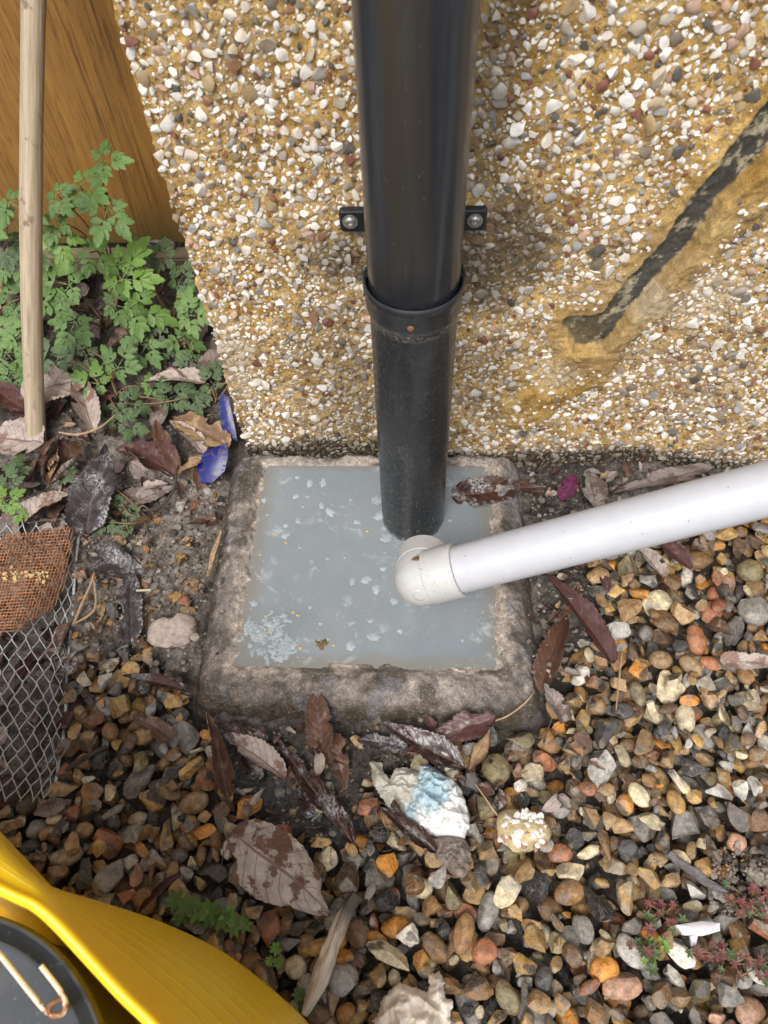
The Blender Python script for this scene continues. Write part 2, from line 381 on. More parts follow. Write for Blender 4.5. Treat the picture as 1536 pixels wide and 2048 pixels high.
for i, (x, z, r) in enumerate(pts):
    px, py = toP((x, 0, z)); inn = 0 < px < 1536 and 0 < py < 2048 and not (700 < px < 950 and py < 930)
    vis.append(r/depth((x, 0, z)) if inn else 0)
big = set(np.argsort(vis)[-300:].tolist())
SV, SF, SC, n = [], [], [], 0
for i, (x, z, r) in enumerate(pts):
    q = (r*rng.uniform(.85, 1.3), r*rng.uniform(.4, .65), r*rng.uniform(.7, 1.2))
    bs = ICO2 if i in big else ICO1
    v = stone(q, bs, 10, .36, .76, .10)
    a = rng.uniform(0, 6.28); ca, sa = math.cos(a), math.sin(a)
    t = rng.normal()*.25
    v = v @ np.array([[ca, 0, sa], [0, 1, 0], [-sa, 0, ca]]).T
    v = v @ np.array([[math.cos(t), -math.sin(t), 0], [math.sin(t), math.cos(t), 0], [0, 0, 1]]).T
    cc = dcols[rng.choice(len(dw), p=dw)]*rng.uniform(.8, 1.08)
    cc = lerp(cc, (.5, .34, .14), .22 if rng.random() < .35 else .04)
    cc = lerp(cc, cc*np.array([.27, .24, .2])+.015, min(dd[i]*1.05, 1)); cc = lerp(cc, (.6, .52, .4), ef[i]*.55)
    al = rng.random(); loc = np.array([x, sy[i]-q[1]*rng.uniform(-.05, .35), z])
    if i in big:
        mesh('dash_stone', v, bs[1], M['dash'], wall, True, np.tile((*cc, al), (len(v), 1)), sharp=30, loc=loc)
    else:
        SV.append(v+loc); SF.append(bs[1]+n); n += len(v); SC.append(np.tile((*cc, al), (len(v), 1)))
tag(mesh('small_dash_stones', np.concatenate(SV), np.concatenate(SF), M['dash'], wall, True, np.concatenate(SC), sharp=30), kind='stuff')

# ================================================================ GROUND
GP = [(1190, 1040), (1300, 1010), (1536, 985), (2300, 930), (2300, 2600), (-500, 2600), (-500, 1700), (120, 1600), (140, 1480), (150, 1320), (280, 1290), (400, 1410), (430, 1500), (455, 1600), (520, 1640), (640, 1710), (720, 1700), (735, 1560), (860, 1530), (930, 1462), (1070, 1432), (1150, 1330), (1200, 1240), (1185, 1120)]
gpoly = [tuple(G(*q, .03)[:2]) for q in GP]
GX0, GX1, GY0, GY1 = .112, .463, -.314, -.004           # gully outline
def ground_h(x, y):
    g = ss(.012, -.012, sdpoly(x, y, gpoly)+(fbm(x*50, y*50, s=51)-.5)*.02)
    mud = .027+(fbm(x*38, y*38, s=52, o=5, g=.6)-.5)*.028+(fbm(x*130, y*130, s=53, o=3, g=.7)-.5)*.015
    back = ss(.05, .3, y)
    soil = .004+(fbm(x*40, y*40, s=54)-.5)*.008
    return lerp(mud+back*.012, soil, g), g
xs = np.concatenate([[-15, -6, -2.5], np.linspace(-1.4, -.43, 110), np.linspace(-.42, .98, 520), [1.3, 2, 4, 8, 15]])
ys = np.concatenate([[-15, -6, -2.5, -1.4, -1.0], np.linspace(-.78, .42, 450), [.7, 1.5, 4, 8, 15]])
X, Y = np.meshgrid(xs, ys); Z, g = ground_h(X, Y)
n1 = fbm(X*60, Y*60, s=61)[..., None]; n2 = fbm(X*170, Y*170, s=62)[..., None]
c = lerp((.07, .059, .05), (.27, .232, .20), np.clip(n1*1.7-.35, 0, 1)); c = lerp(c, (.29, .26, .235), np.clip(n2*3-1.7, 0, .85))
def gell(px, py, rx, ry):
    q = G(px, py); sx = abs(G(px+rx, py)[0]-q[0]); sy_ = abs(G(px, py+ry)[1]-q[1])
    return 1-ss(.4, 1.1, np.hypot((X-q[0])/sx, (Y-q[1])/sy_)+(fbm(X*90, Y*90, s=66)-.5)*1.2)
pud = np.maximum.reduce([gell(415, 1500, 45, 60), .7*gell(560, 1560, 90, 70), .6*gell(690, 1660, 60, 60)])[..., None]
c = lerp(c, (.27, .28, .29), pud*.7)
c = lerp(c, np.array((.27, .24, .21))*(.5+n2), np.maximum(gell(330, 1130, 110, 90), gell(370, 1000, 60, 60))[..., None]*.6)
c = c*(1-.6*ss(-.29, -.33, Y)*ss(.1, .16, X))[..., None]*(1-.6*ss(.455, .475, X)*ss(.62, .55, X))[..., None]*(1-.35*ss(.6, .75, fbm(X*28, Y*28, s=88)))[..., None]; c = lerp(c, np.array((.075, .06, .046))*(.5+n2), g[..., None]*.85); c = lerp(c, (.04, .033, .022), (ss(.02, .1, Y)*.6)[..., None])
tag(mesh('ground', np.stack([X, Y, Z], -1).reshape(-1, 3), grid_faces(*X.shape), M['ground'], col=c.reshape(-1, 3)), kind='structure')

# height map on which pebbles, leaves and litter come to rest
HS = .0015; HX0, HY0, HX1, HY1 = -.4, -.76, .96, .40
hx = np.arange(HX0, HX1, HS); hy = np.arange(HY0, HY1, HS)
HXX, HYY = np.meshgrid(hx, hy); H, HG = ground_h(HXX, HYY); ID = np.full(H.shape, -1)
ing = (HXX > GX0-.004) & (HXX < GX1+.004) & (HYY > GY0-.004) & (HYY < .0)
H[ing] = .056
blockwall = (HYY > -.004) & (HXX > XL); H[blockwall] = .5
def hat(x, y, r=.006):
    i0, i1 = int((y-r-HY0)/HS), int((y+r-HY0)/HS)+1; j0, j1 = int((x-r-HX0)/HS), int((x+r-HX0)/HS)+1
    w = H[max(i0, 0):max(i1, 1), max(j0, 0):max(j1, 1)]
    return float(np.percentile(w, 75)) if w.size else .03

PC = {'amber': (.46, .20, .035), 'ochre': (.44, .27, .09), 'tan': (.35, .225, .11), 'brown': (.22, .12, .05), 'umber': (.125, .072, .04), 'dark grey': (.062, .06, .06), 'grey': (.20, .185, .165), 'pale grey': (.33, .31, .28),
      'cream': (.56, .47, .30), 'white': (.64, .60, .52), 'terracotta': (.29, .115, .055), 'olive': (.20, .165, .085), 'black': (.025, .025, .027), 'pinkish': (.40, .23, .15), 'maroon': (.10, .03, .028)}
PW = {'amber': .055, 'ochre': .125, 'tan': .20, 'brown': .19, 'umber': .07, 'dark grey': .085, 'grey': .14, 'pale grey': .075, 'cream': .075, 'white': .015, 'terracotta': .05, 'olive': .06, 'black': .035, 'pinkish': .02}
pcn = list(PW); pcw = np.array([PW[k] for k in pcn]); pcw /= pcw.sum()
def footprint(x, y, a, b, cz, az):
    R = max(a, b); i0 = int((y-R-HY0)/HS); j0 = int((x-R-HX0)/HS); m = int(2*R/HS)+2
    if i0 < 0 or j0 < 0 or i0+m >= H.shape[0] or j0+m >= H.shape[1]: return None
    xx = HXX[i0:i0+m, j0:j0+m]-x; yy = HYY[i0:i0+m, j0:j0+m]-y
    ca, sa = math.cos(az), math.sin(az); u = (xx*ca+yy*sa)/a; v = (-xx*sa+yy*ca)/b
    q = 1-u*u-v*v; ok = q > .04; t = np.where(ok, cz*np.sqrt(np.maximum(q, 0)), 0)
    return (slice(i0, i0+m), slice(j0, j0+m)), ok, t
PEB = []; LMR = []
def drop(x, y, a, b, cz, az, key, sh, commit=True, zf=None, mark=None):
    fp = footprint(x, y, a, b, cz, az)
    if fp is None: return None
    sl_, ok, t = fp; h = H[sl_][ok]
    if not h.size: return None
    z = np.percentile(h+t[ok], 82) if zf is None else zf
    if not commit:
        ids = ID[sl_][ok]; return z+(1 if LMR and ((ids >= LMR[0]) & (ids < LMR[-1])).mean() > .07 else 0)
    H[sl_] = np.where(ok, np.maximum(H[sl_], z+t), H[sl_]); ID[sl_] = np.where(ok & (z+t >= H[sl_]-1e-9), len(PEB), ID[sl_])
    PEB.append((x, y, z, a, b, cz, az, key, sh, mark)); return z
in_gravel = lambda x, y: float(sdpoly(np.array([x]), np.array([y]), gpoly)[0])
gp = np.array([q for q in gpoly])
def rnd_xy(k):
    out = []
    while len(out) < k:
        x = rng.uniform(-.1, .86, 64); y = rng.uniform(-.66, -.012, 64)
        d = sdpoly(x, y, gpoly); ok = d < .002
        out += list(zip(x[ok], y[ok]))
    return out[:k]
def rand_pebble():
    a = rng.lognormal(math.log(.0094), .32); a = min(max(a, .0045), .0175)
    b = a*rng.uniform(.5, .95); cz = b*rng.uniform(.5, .9)
    return a, b, cz, rng.uniform(0, 6.28), pcn[rng.choice(len(pcw), p=pcw)], ('round' if rng.random() < .20 else 'ang')
def lay(n, tries, ceil_):
    cand = rnd_xy(n*tries)
    for i in range(n):
        q = rand_pebble(); best = None
        for x, y in cand[i*tries:(i+1)*tries]:
            z = drop(x, y, *q, commit=False)
            if z is not None and (best is None or z < best[0]): best = (z, x, y)
        if best and best[0] < ceil_: drop(best[1], best[2], *q)
lay(1900, 4, .029)
# pebbles that can be told apart in the photograph: centre, long and short size in photo pixels, angle in the picture, colour, shape, label
LM = [(490, 1607, 66, 52, 20, 'amber', 'ang', 'bright amber angular flint at the edge of the mud, left of the dark wet leaf'),
 (295, 1592, 72, 54, -10, 'ochre', 'ang', 'largest ochre lumpy flint between the wire lath and the mud'),
 (265, 1632, 44, 30, 12, 'cream', 'round', 'smooth cream oval pebble speckled black, below the lumpy ochre flint'),
 (385, 1602, 62, 44, 25, 'tan', 'round', 'smooth tan oval pebble between the ochre flint and the bright amber flint'),
 (248, 1728, 46, 32, 60, 'white', 'ang', 'white rimmed brown flint above the yellow tub rim'),
 (222, 1745, 85, 55, 40, 'grey', 'ang', 'broad grey flint slab above the yellow tub rim'),
 (1085, 1510, 66, 42, -5, 'terracotta', 'ang', 'flat terracotta brick-red flint right of the crumpled foil'),
 (1072, 1546, 52, 44, -30, 'cream', 'ang', 'yellowish cream triangular flint under the terracotta one'),
 (1196, 1532, 82, 62, 60, 'pale grey', 'ang', 'big pale grey angular flint in the middle of the gravel'),
 (994, 1534, 62, 56, 80, 'olive', 'round', 'round olive grey stone beside the crumpled foil'),
 (1118, 1612, 48, 46, 0, 'grey', 'round', 'round flat grey pebble above the chunk of fallen render'),
 (1174, 1580, 38, 30, 0, 'terracotta', 'round', 'small round red-brown pebble under the big pale grey flint'),
 (1248, 1606, 50, 46, 40, 'amber', 'ang', 'amber cube-like flint below the pale grey flint'),
 (1355, 1602, 48, 34, -55, 'ochre', 'round', 'smooth ochre oval pebble right of the amber cube-like flint'),
 (1392, 1532, 62, 42, -10, 'dark grey', 'ang', 'dark blue-grey flint with a white rind lying near the right edge'),
 (1362, 1556, 58, 26, -50, 'cream', 'ang', 'long cream flint leaning on the dark flint with white rind'),
 (1310, 1642, 64, 34, -15, 'cream', 'ang', 'cream flint with a hollow side in the middle right gravel'),
 (1425, 1625, 60, 45, -20, 'pale grey', 'ang', 'pale grey jagged flint with a yellow spot at the right'),
 (1262, 1692, 56, 44, 10, 'dark grey', 'ang', 'bluish dark flint with a broken glassy face'),
 (1125, 1704, 50, 40, 5, 'terracotta', 'round', 'rounded red-brown pebble right of the chunk of render'),
 (1186, 1698, 52, 24, 25, 'cream', 'round', 'narrow cream pebble beside the rounded red-brown one'),
 (1148, 1738, 64, 46, 20, 'cream', 'ang', 'cream flint with a black broken corner'),
 (1050, 1745, 54, 44, 15, 'tan', 'ang', 'tan lumpy flint below the chunk of render'),
 (1015, 1772, 86, 46, 65, 'cream', 'ang', 'long forked cream flint standing up among brown ones'),
 (1142, 1782, 64, 46, 20, 'brown', 'round', 'smooth brown oval pebble with a pale blotch'),
 (1248, 1792, 66, 48, 70, 'ochre', 'ang', 'yellow ochre upright flint with an orange corner'),
 (1200, 1818, 82, 44, -40, 'black', 'ang', 'long black flint with an ochre skin on one end'),
 (1171, 1856, 56, 42, -70, 'grey', 'round', 'flat grey-brown oval disc pebble, on edge'),
 (1247, 1972, 80, 50, 5, 'pinkish', 'round', 'large smooth pinkish brown pebble at the bottom right'),
 (1212, 1938, 60, 48, 20, 'amber', 'round', 'rounded amber pebble touching the large pinkish one'),
 (1506, 2024, 66, 54, 0, 'pinkish', 'round', 'speckled pink granite pebble in the bottom right corner'),
 (1355, 1952, 84, 32, -40, 'white', 'ang', 'long white flint splinter among the red weeds'),
 (1370, 1902, 62, 44, -50, 'white', 'ang', 'white flint with rusty patches below the plastic shard'),
 (1447, 1957, 46, 42, 0, 'umber', 'round', 'dark brown round pebble left of the speckled granite pebble'),
 (790, 1854, 62, 40, 8, 'amber', 'round', 'half-moon amber flint left of the driftwood, near the white lump'),
 (816, 1872, 46, 40, 30, 'white', 'ang', 'small white lumpy flint below the half-moon amber one'),
 (775, 1908, 100, 36, -35, 'cream', 'ang', 'long cream flint pointing down to the beige tissue'),
 (590, 1934, 46, 42, 0, 'cream', 'round', 'round cream stone beside the end of the driftwood'),
 (1018, 1994, 66, 46, -60, 'olive', 'round', 'smooth olive egg-shaped pebble at the bottom edge'),
 (956, 1968, 70, 60, -30, 'brown', 'ang', 'chunky brown flint right of the beige tissue'),
 (774, 1808, 54, 54, 0, 'black', 'ang', 'black blocky flint beside the dark end of the driftwood'),
 (829, 1762, 52, 52, 30, 'brown', 'ang', 'brown grainy four-sided flint above the black blocky one'),
 (780, 1724, 52, 48, -40, 'amber', 'ang', 'amber pointed flint below the crumpled foil'),
 (855, 1816, 50, 58, 0, 'brown', 'ang', 'red-brown block of flint right of the black blocky one'),
 (928, 1866, 44, 76, 80, 'brown', 'round', 'tall brown pebble with a grey lower half'),
 (978, 1822, 80, 42, 75, 'pale grey', 'round', 'long pale grey-brown pebble above the olive stones'),
 (874, 1757, 56, 32, 70, 'pale grey', 'ang', 'black and white flint curved like a tooth'),
 (1399, 1115, 60, 38, -5, 'brown', 'round', 'smooth brown oval pebble just under the white pipe'),
 (1500, 1142, 48, 50, 0, 'olive', 'round', 'round dull olive pebble at the right edge below the pipe'),
 (1382, 1142, 26, 46, 75, 'white', 'round', 'small white finger-shaped pebble beside the red leaf'),
 (1233, 1258, 48, 52, 40, 'pale grey', 'ang', 'pale grey flat stone on the mud edge right of the drain'),
 (1358, 1224, 58, 52, 0, 'tan', 'ang', 'tan flint banded with cream, right of the drain'),
 (1398, 1272, 66, 40, -75, 'terracotta', 'round', 'red-brown oval pebble below the banded tan flint'),
 (1322, 1318, 46, 38, -15, 'tan', 'round', 'two-tone tan and cream rounded pebble'),
 (1282, 1340, 44, 46, 40, 'amber', 'ang', 'orange flint with a notch, above the pale cream one'),
 (1344, 1362, 50, 34, 35, 'cream', 'ang', 'pale cream kite-shaped flint below the two-tone pebble'),
 (1300, 1165, 42, 46, 0, 'pale grey', 'ang', 'pale grey stone between the pale leaf and the red leaf'),
 (1434, 1085, 28, 32, 0, 'amber', 'ang', 'bright orange flint chip under the white pipe at the right'),
 (1283, 1190, 52, 28, -20, 'amber', 'ang', 'shiny amber flint below the pale leaf'),
 (776, 1578, 40, 56, 80, 'brown', 'ang', 'dark brown lump between the wet leaf and the foil'),
 (742, 1618, 54, 44, 20, 'terracotta', 'ang', 'orange-brown flint left of the crumpled foil'),
 (758, 1668, 44, 40, 0, 'black', 'round', 'smooth black pebble left of the crumpled foil'),
 (566, 1662, 50, 32, -15, 'terracotta', 'ang', 'rusty flat flint above the large pale leaf'),
 (638, 1680, 46, 28, 10, 'ochre', 'ang', 'saddle-shaped ochre flint right of the rusty flat one'),
 (430, 1748, 50, 44, 0, 'dark grey', 'ang', 'dark knobbly flint left of the large pale leaf'),
 (264, 1336, 44, 40, 0, 'ochre', 'ang', 'ochre cube of flint at the top of the left gravel'),
 (210, 1320, 42, 32, 20, 'cream', 'ang', 'cream and rust flint at the top of the left gravel'),
 (270, 1555, 80, 46, 50, 'grey', 'ang', 'large grey-brown flint slab left of the mud'),
 (283, 1518, 56, 36, 45, 'olive', 'ang', 'olive slab of flint in the left gravel'),
 (60, 1655, 50, 40, 20, 'grey', 'round', 'flat grey pebble right above the tub rim'),
 (52, 1690, 40, 28, 0, 'dark grey', 'round', 'smooth slate grey pebble against the tub rim'),
 (105, 1745, 50, 42, 0, 'brown', 'ang', 'shiny dark brown flint against the tub rim'),
 (1440, 1880, 30, 40, 70, 'white', 'ang', 'small white flint chip next to the plastic shard'),
 (1465, 1715, 50, 42, 0, 'maroon', 'ang', 'maroon flint beside the split bark'),
 (1478, 1682, 40, 36, 0, 'pinkish', 'round', 'pink rounded stone above the maroon flint'),
 (1402, 1780, 54, 42, -40, 'pale grey', 'ang', 'grey glassy flint flake lying against the split bark'),
 (1345, 1757, 52, 40, 60, 'tan', 'ang', 'tan wedge-shaped flint left of the split bark'),
 (1050, 1930, 46, 60, 0, 'ochre', 'ang', 'ochre flint with a purple core near the bottom'),
 (1340, 1865, 36, 56, 80, 'brown', 'ang', 'brown upright flint left of the white rusty flint'),
 (1450, 1990, 60, 44, -30, 'grey', 'ang', 'grey wedge of flint above the speckled granite pebble'),
 (1405, 1985, 54, 46, 0, 'olive', 'ang', 'mossy yellow-green flint near the bottom right corner')]
L0 = len(PEB)
for (px, py, a, b, ang, key, sh, lab) in LM:
    q = G(px, py, .036); s = depth(q)/FPX/2; d = G(px+40*math.cos(math.radians(ang)), py-40*math.sin(math.radians(ang)), .036)-q
    fw = 1.03
    a_, b_ = a*s*fw, b*s*fw
    if b_ > a_: a_, b_ = b_, a_
    drop(q[0], q[1], a_, b_, b_*.72, math.atan2(d[1], d[0]), key, sh, mark=lab)
LMR = [L0, len(PEB)]
lay(2700, 7, .036)
# a few pebbles half sunk in the mud beside the drain
for k in range(150):
    px = rng.uniform(150, 440) if k < 85 else rng.uniform(430, 1200); py = rng.uniform(960, 1330) if k < 85 else rng.uniform(1460, 1720)
    q = G(px, py)
    if in_gravel(q[0], q[1]) > .003 and not (GX0-.01 < q[0] < GX1+.01 and GY0-.01 < q[1]):
        t = rand_pebble(); a, b, cz = [w*.85 for w in t[:3]]
        drop(q[0], q[1], a, b, cz, *t[3:], zf=ground_h(q[0], q[1])[0]+cz*.15)
cnt = np.bincount(ID[ID >= 0].ravel(), minlength=len(PEB)).astype(float)
for i, p in enumerate(PEB):
    px, py = toP(p[:3]); inn = -30 < px < 1566 and -30 < py < 2078
    s1, s2 = (620-py)/1, 0
    tubhid = py > 1700 and px < 620 and py > 1660+.55*px+60*max(0, 1-px/620)
    cnt[i] = (cnt[i]/depth(p[:3])**2 if inn and not tubhid else 0)+(1e9 if p[9] else 0)
order = np.argsort(-cnt); single = set(order[:300].tolist())
zones = [((860, 1600), 'beside the crumpled foil wrapper'), ((650, 1900), 'by the driftwood stick'), ((1040, 1665), 'near the fallen chunk of render'), ((820, 2010), 'around the beige tissue'), ((1400, 1750), 'by the split bark'), ((1400, 1870), 'among the red weeds'),
         ((560, 1740), 'by the large pale leaf'), ((250, 1500), 'between wire lath and drain'), ((250, 1750), 'along the yellow tub'), ((1400, 1080), 'under the white pipe'), ((1180, 1300), 'right of the drain'), ((1480, 1330), 'by the pale pink leaf'),
         ((980, 1480), 'in front of the drain corner'), ((1100, 1880), 'in the open gravel at the bottom'), ((1200, 1600), 'in the open gravel at the middle right'), ((1500, 1560), 'at the right edge of the gravel'), ((330, 1080), 'in the mud left of the drain')]
shades = {}
SV, SF, SC, n = [], [], [], 0; used = {}
cands = []
for i, p in enumerate(PEB):
    x, y, z, a, b, cz, az, key, sh, lab = p
    bs = ICO3 if i in single else ICO2
    v, fm = stone((a, b, cz), bs, 5 if sh == 'round' else 11, .70 if sh == 'round' else .32, .95 if sh == 'round' else .74, .06 if sh == 'round' else .12, rng.choice([0, 1, 1, 2, 3, 4]) if sh != 'round' else 0, .05 if sh == 'round' else .13)
    R = rot(az, rng.normal()*(.13 if lab or sh == 'round' else .3), rng.uniform(0, 6.28)); v = v @ R.T
    cc = np.array(PC[key])*rng.uniform(.74, 1.46)*(1.15 if lab else 1.); al = rng.random(); cut = np.array([(.045, .043, .045), (.10, .075, .055), (.20, .15, .10), (.36, .31, .24), (.13, .125, .12)][rng.choice(5)])
    col = np.column_stack([lerp(cc[None], cut[None], fm[:, None]*.9), np.full(len(v), al)])
    if i in single:
        o = mesh('pebble', v, bs[1], M['pebble'], None, True, col, sharp=40 if sh == 'round' else 22, loc=(x, y, z))
        px, py = toP((x, y, z)); zn = min(zones, key=lambda q: math.hypot(q[0][0]-px, q[0][1]-py))[1]
        if not lab:
            size = 'large' if a > .0135 else ('small' if a < .0105 else 'middling'); rd = 'smooth' if sh == 'round' else 'angular'
            form = 'long' if b/a < .7 else ('stubby' if b/a > .86 else 'oval')
            lab = f'{size} {form} {rd} {key} pebble {zn}'
        tag(o, lab, 'pebble', 'loose gravel pebbles'); used.setdefault(lab, []).append((o, px, py))
    else:
        SV.append(v+(x, y, z)); SF.append(ICO2[1]+n); n += len(v); SC.append(col)
for lab, L in used.items():                    # alike ones that share a label: tell them apart by their place
    if 2 <= len(L) <= 5:
        L.sort(key=lambda q: q[2])
        ww = {2: ('upper one', 'lower one'), 3: ('uppermost', 'middle one', 'lowest')}.get(len(L), ('uppermost', 'second from above', 'third from above', 'fourth from above', 'lowest'))
        for i_, (o, px, py) in enumerate(L): o['label'] = lab+', '+(ww[i_] if i_ < len(L)-1 else ww[-1])
tag(mesh('gravel', np.concatenate(SV), np.concatenate(SF), M['pebble'], None, True, np.concatenate(SC), sharp=34), kind='stuff')

# ================================================================ DRAIN: concrete surround and water
IX0, IX1, IY0, IY1 = .1607, .4151, -.2604, -.0197; ZW = .05
def rrect(x0, x1, y0, y1, r, n):
    cs = [(x1-r, y0+r, -90), (x1-r, y1-r, 0), (x0+r, y1-r, 90), (x0+r, y0+r, 180)]; P = []
    for i, (cx, cy, a) in enumerate(cs):
        for t in np.linspace(0, 90, 12): P.append((cx+r*math.cos(math.radians(a+t)), cy+r*math.sin(math.radians(a+t))))
        nx, ny, na = cs[(i+1) % 4]; q0 = np.array(P[-1]); q1 = np.array((nx+r*math.cos(math.radians(na)), ny+r*math.sin(math.radians(na))))
        for t in np.linspace(0, 1, n+2)[1:-1]: P.append(tuple(q0+(q1-q0)*t))
    return np.array(P)
NP_ = 150
inn_ = rrect(IX0, IX1, IY0, IY1, .005, NP_); out_ = rrect(GX0, GX1, GY0, GY1+.002, .018, NP_)
prof = [(-.22, -.01), (-.13, .036), (-.06, .0450), (0, .0488), (.09, .0508), (.17, .0545), (.25, .0570), (.36, .0580), (.5, .0565), (.64, .053), (.76, .047), (.86, .038), (.94, .026), (.99, .01), (1.0, -.005), (1., -.03)]
pt = np.array(prof); tt = np.linspace(0, len(prof)-1, 64); pf = np.stack([np.interp(tt, np.arange(len(prof)), pt[:, k]) for k in (0, 1)], 1)
L2 = inn_[None]+(out_-inn_)[None]*pf[:, 0, None, None]
V = np.concatenate([L2, np.broadcast_to(pf[:, 1, None, None], L2.shape[:2]+(1,))], -1).reshape(-1, 3)
nn = fbm(V[:, 0]*120, V[:, 1]*120, V[:, 2]*120, s=71, o=5, g=.6)-.5; n2 = fbm(V[:, 0]*30, V[:, 1]*30, V[:, 2]*30, s=72)-.5
V[:, 2] += nn*.009+n2*.010; n4 = fbm(V[:, 0]*330, V[:, 1]*330, V[:, 2]*330, s=78, o=3)-.5; V[:, 2] += n4*.0028; V[:, 0] += nn*.004*np.sign(V[:, 0]-.29); V[:, 1] += (nn*.004+n2*.006)*np.sign(V[:, 1]+.15)
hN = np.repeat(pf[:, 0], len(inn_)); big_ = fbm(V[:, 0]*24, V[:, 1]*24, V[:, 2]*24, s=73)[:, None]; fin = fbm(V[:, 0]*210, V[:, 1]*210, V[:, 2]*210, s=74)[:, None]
c = lerp((.15, .128, .112), (.34, .295, .26), np.clip(big_*2-.5, 0, 1))
sand = ss(.42, .08, hN+.5*(big_[:, 0]-.5))[:, None]; c = lerp(c, (.50, .425, .36), sand*.85)
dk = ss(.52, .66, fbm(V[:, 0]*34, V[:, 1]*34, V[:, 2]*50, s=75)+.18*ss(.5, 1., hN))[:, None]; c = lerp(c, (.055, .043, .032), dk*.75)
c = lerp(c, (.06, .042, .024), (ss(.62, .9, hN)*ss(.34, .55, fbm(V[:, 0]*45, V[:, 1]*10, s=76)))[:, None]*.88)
g5 = fbm(V[:, 0]*520, V[:, 1]*520, V[:, 2]*520, s=171, o=2)[:, None]; c = c*(.5+1.0*fin)*(.65+.7*g5)
blu = ss(.60, .7, fbm(V[:, 0]*40, V[:, 1]*40, V[:, 2]*40, s=79))[:, None]*(hN > .3)[:, None]; c = lerp(c, (.17, .17, .19), blu*.6)
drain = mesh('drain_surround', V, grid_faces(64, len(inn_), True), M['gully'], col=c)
tag(drain, 'square weathered concrete drain surround with rounded rim at the wall foot', 'drain')

k = Mat('milky_water'); p = k.pos()
n0 = k.noise(p, 9, 3); n1 = k.noise(p, 60, 6, .62, dist=.5); n2 = k.noise(p, 420, 4, .6); n3 = k.noise(p, 26, 3)
c = k.mix(k.ramp(n0, [(.35, 0.), (.65, 1.)]), (.180, .210, .231), (.230, .257, .275))
sh_a = k.attr('shore').outputs['Fac']; c = k.mix(k.ramp(k.math('ADD', sh_a, k.math('MULTIPLY', k.math('SUBTRACT', k.noise(p, 75, 5, .6), .5), .9)), [(.1, .75), (.75, 0.)]), c, (.20, .19, .165)); c = k.mix(k.ramp(k.noise(p, 18, 3, w=4.), [(.5, 0.), (.75, .35)]), c, (.235, .248, .235))
film = k.math('MULTIPLY', k.ramp(n1, [(.54, 0.), (.62, 1.)]), k.ramp(n3, [(.47, 0.), (.60, 1.)]))
spk = k.ramp(k.vor(p, 210), [(.10, 1.), (.17, 0.)]); spk = k.math('MULTIPLY', spk, k.ramp(n3, [(.45, 0.), (.6, .8)]))
fl = k.math('MAXIMUM', k.math('MULTIPLY', film, .55), k.math('MULTIPLY', spk, .8))
c = k.mix(fl, c, (.40, .44, .455))
M['water'] = k.done(c, k.mix(fl, (.045,)*3, (.5,)*3), k.bump(k.noise(p, 30, 2), .0002, .4), IOR=1.33)
wx = np.linspace(IX0-.012, IX1+.012, 90); wy = np.linspace(IY0-.012, IY1+.012, 90); X, Y = np.meshgrid(wx, wy)
sho = np.clip(np.minimum.reduce([X-IX0, IX1-X, (Y-IY0)*1.3, (IY1-Y)*2])/.022, 0, 1)
tag(mesh('water', np.stack([X, Y, np.full_like(X, ZW)], -1).reshape(-1, 3), grid_faces(90, 90), M['water'], att={'shore': np.repeat(sho.ravel()[:, None], 3, 1)}), kind='structure')
M['scum'] = attr_mat('scum', .7, 700, .2, .0003)
PV, PF, PCc, n = [], [], [], 0
def flake(x, y, r, col, z=.0006, el=1., rag=.35):
    global n
    m = 22; th = np.arange(m)*2*np.pi/m; rr = r*(1+rag*1.7*(fbm(np.cos(th)*2.2+x*900, np.sin(th)*2.2+y*900, s=5, o=2)-.5)*2); a = rng.uniform(0, 6.28)
    q = np.stack([rr*np.cos(th)*el, rr*np.sin(th)], 1) @ np.array([[math.cos(a), -math.sin(a)], [math.sin(a), math.cos(a)]])
    v = np.concatenate([[[x, y, ZW+z*.7]], np.column_stack([q*.8+(x, y), np.full(m, ZW+z*.6)]), np.column_stack([q+(x, y), np.full(m, ZW-.0004)])])
    f = [[0, 1+i, 1+(i+1) % m] for i in range(m)]
    for i in range(m): j = (i+1) % m; f += [[1+i, 1+m+i, 1+m+j], [1+i, 1+m+j, 1+j]]
    PV.append(v); PF.append(np.array(f)+n); n += len(v); PCc.append(np.tile(col, (len(v), 1)))
WHT = (.33, .375, .395)
for px, py, r in [(594, 955, 5), (620, 966, 8), (647, 966, 8), (593, 992, 6), (615, 993, 6), (606, 1013, 4), (643, 1011, 6), (662, 1023, 9), (597, 1041, 8), (572, 1051, 6), (715, 1044, 6), (528, 1000, 7), (535, 1030, 5), (570, 1072, 9), (655, 1117, 5), (732, 1160, 8), (705, 1162, 7), (767, 1137, 7), (752, 1180, 9), (788, 1203, 9), (740, 1242, 5), (640, 1247, 5), (620, 1214, 4), (700, 1292, 8), (748, 1272, 9), (800, 1262, 5), (655, 1277, 4), (507, 1205, 8), (520, 1270, 6), (600, 1095, 4), (690, 1115, 4), (770, 1105, 4), (900, 1040, 5), (925, 1280, 5), (880, 1160, 5), (755, 1000, 12), (760, 1030, 11), (772, 1075, 12), (500, 1290, 6)]:
    q = G(px, py, ZW); flake(q[0], q[1], r*.00052, np.array(WHT)*rng.uniform(.85, 1.05), el=rng.uniform(.7, 1.6))
for px, py, w in [(545, 1250, 50), (530, 1280, 45), (575, 1290, 30), (500, 1255, 25)]:
    for _ in range(30):
        q = G(px+rng.normal()*w*.5, py+rng.normal()*w*.32, ZW); flake(q[0], q[1], rng.uniform(.0006, .0034), np.array(WHT)*rng.uniform(.8, 1.), el=rng.uniform(1, 2.6), rag=.8)
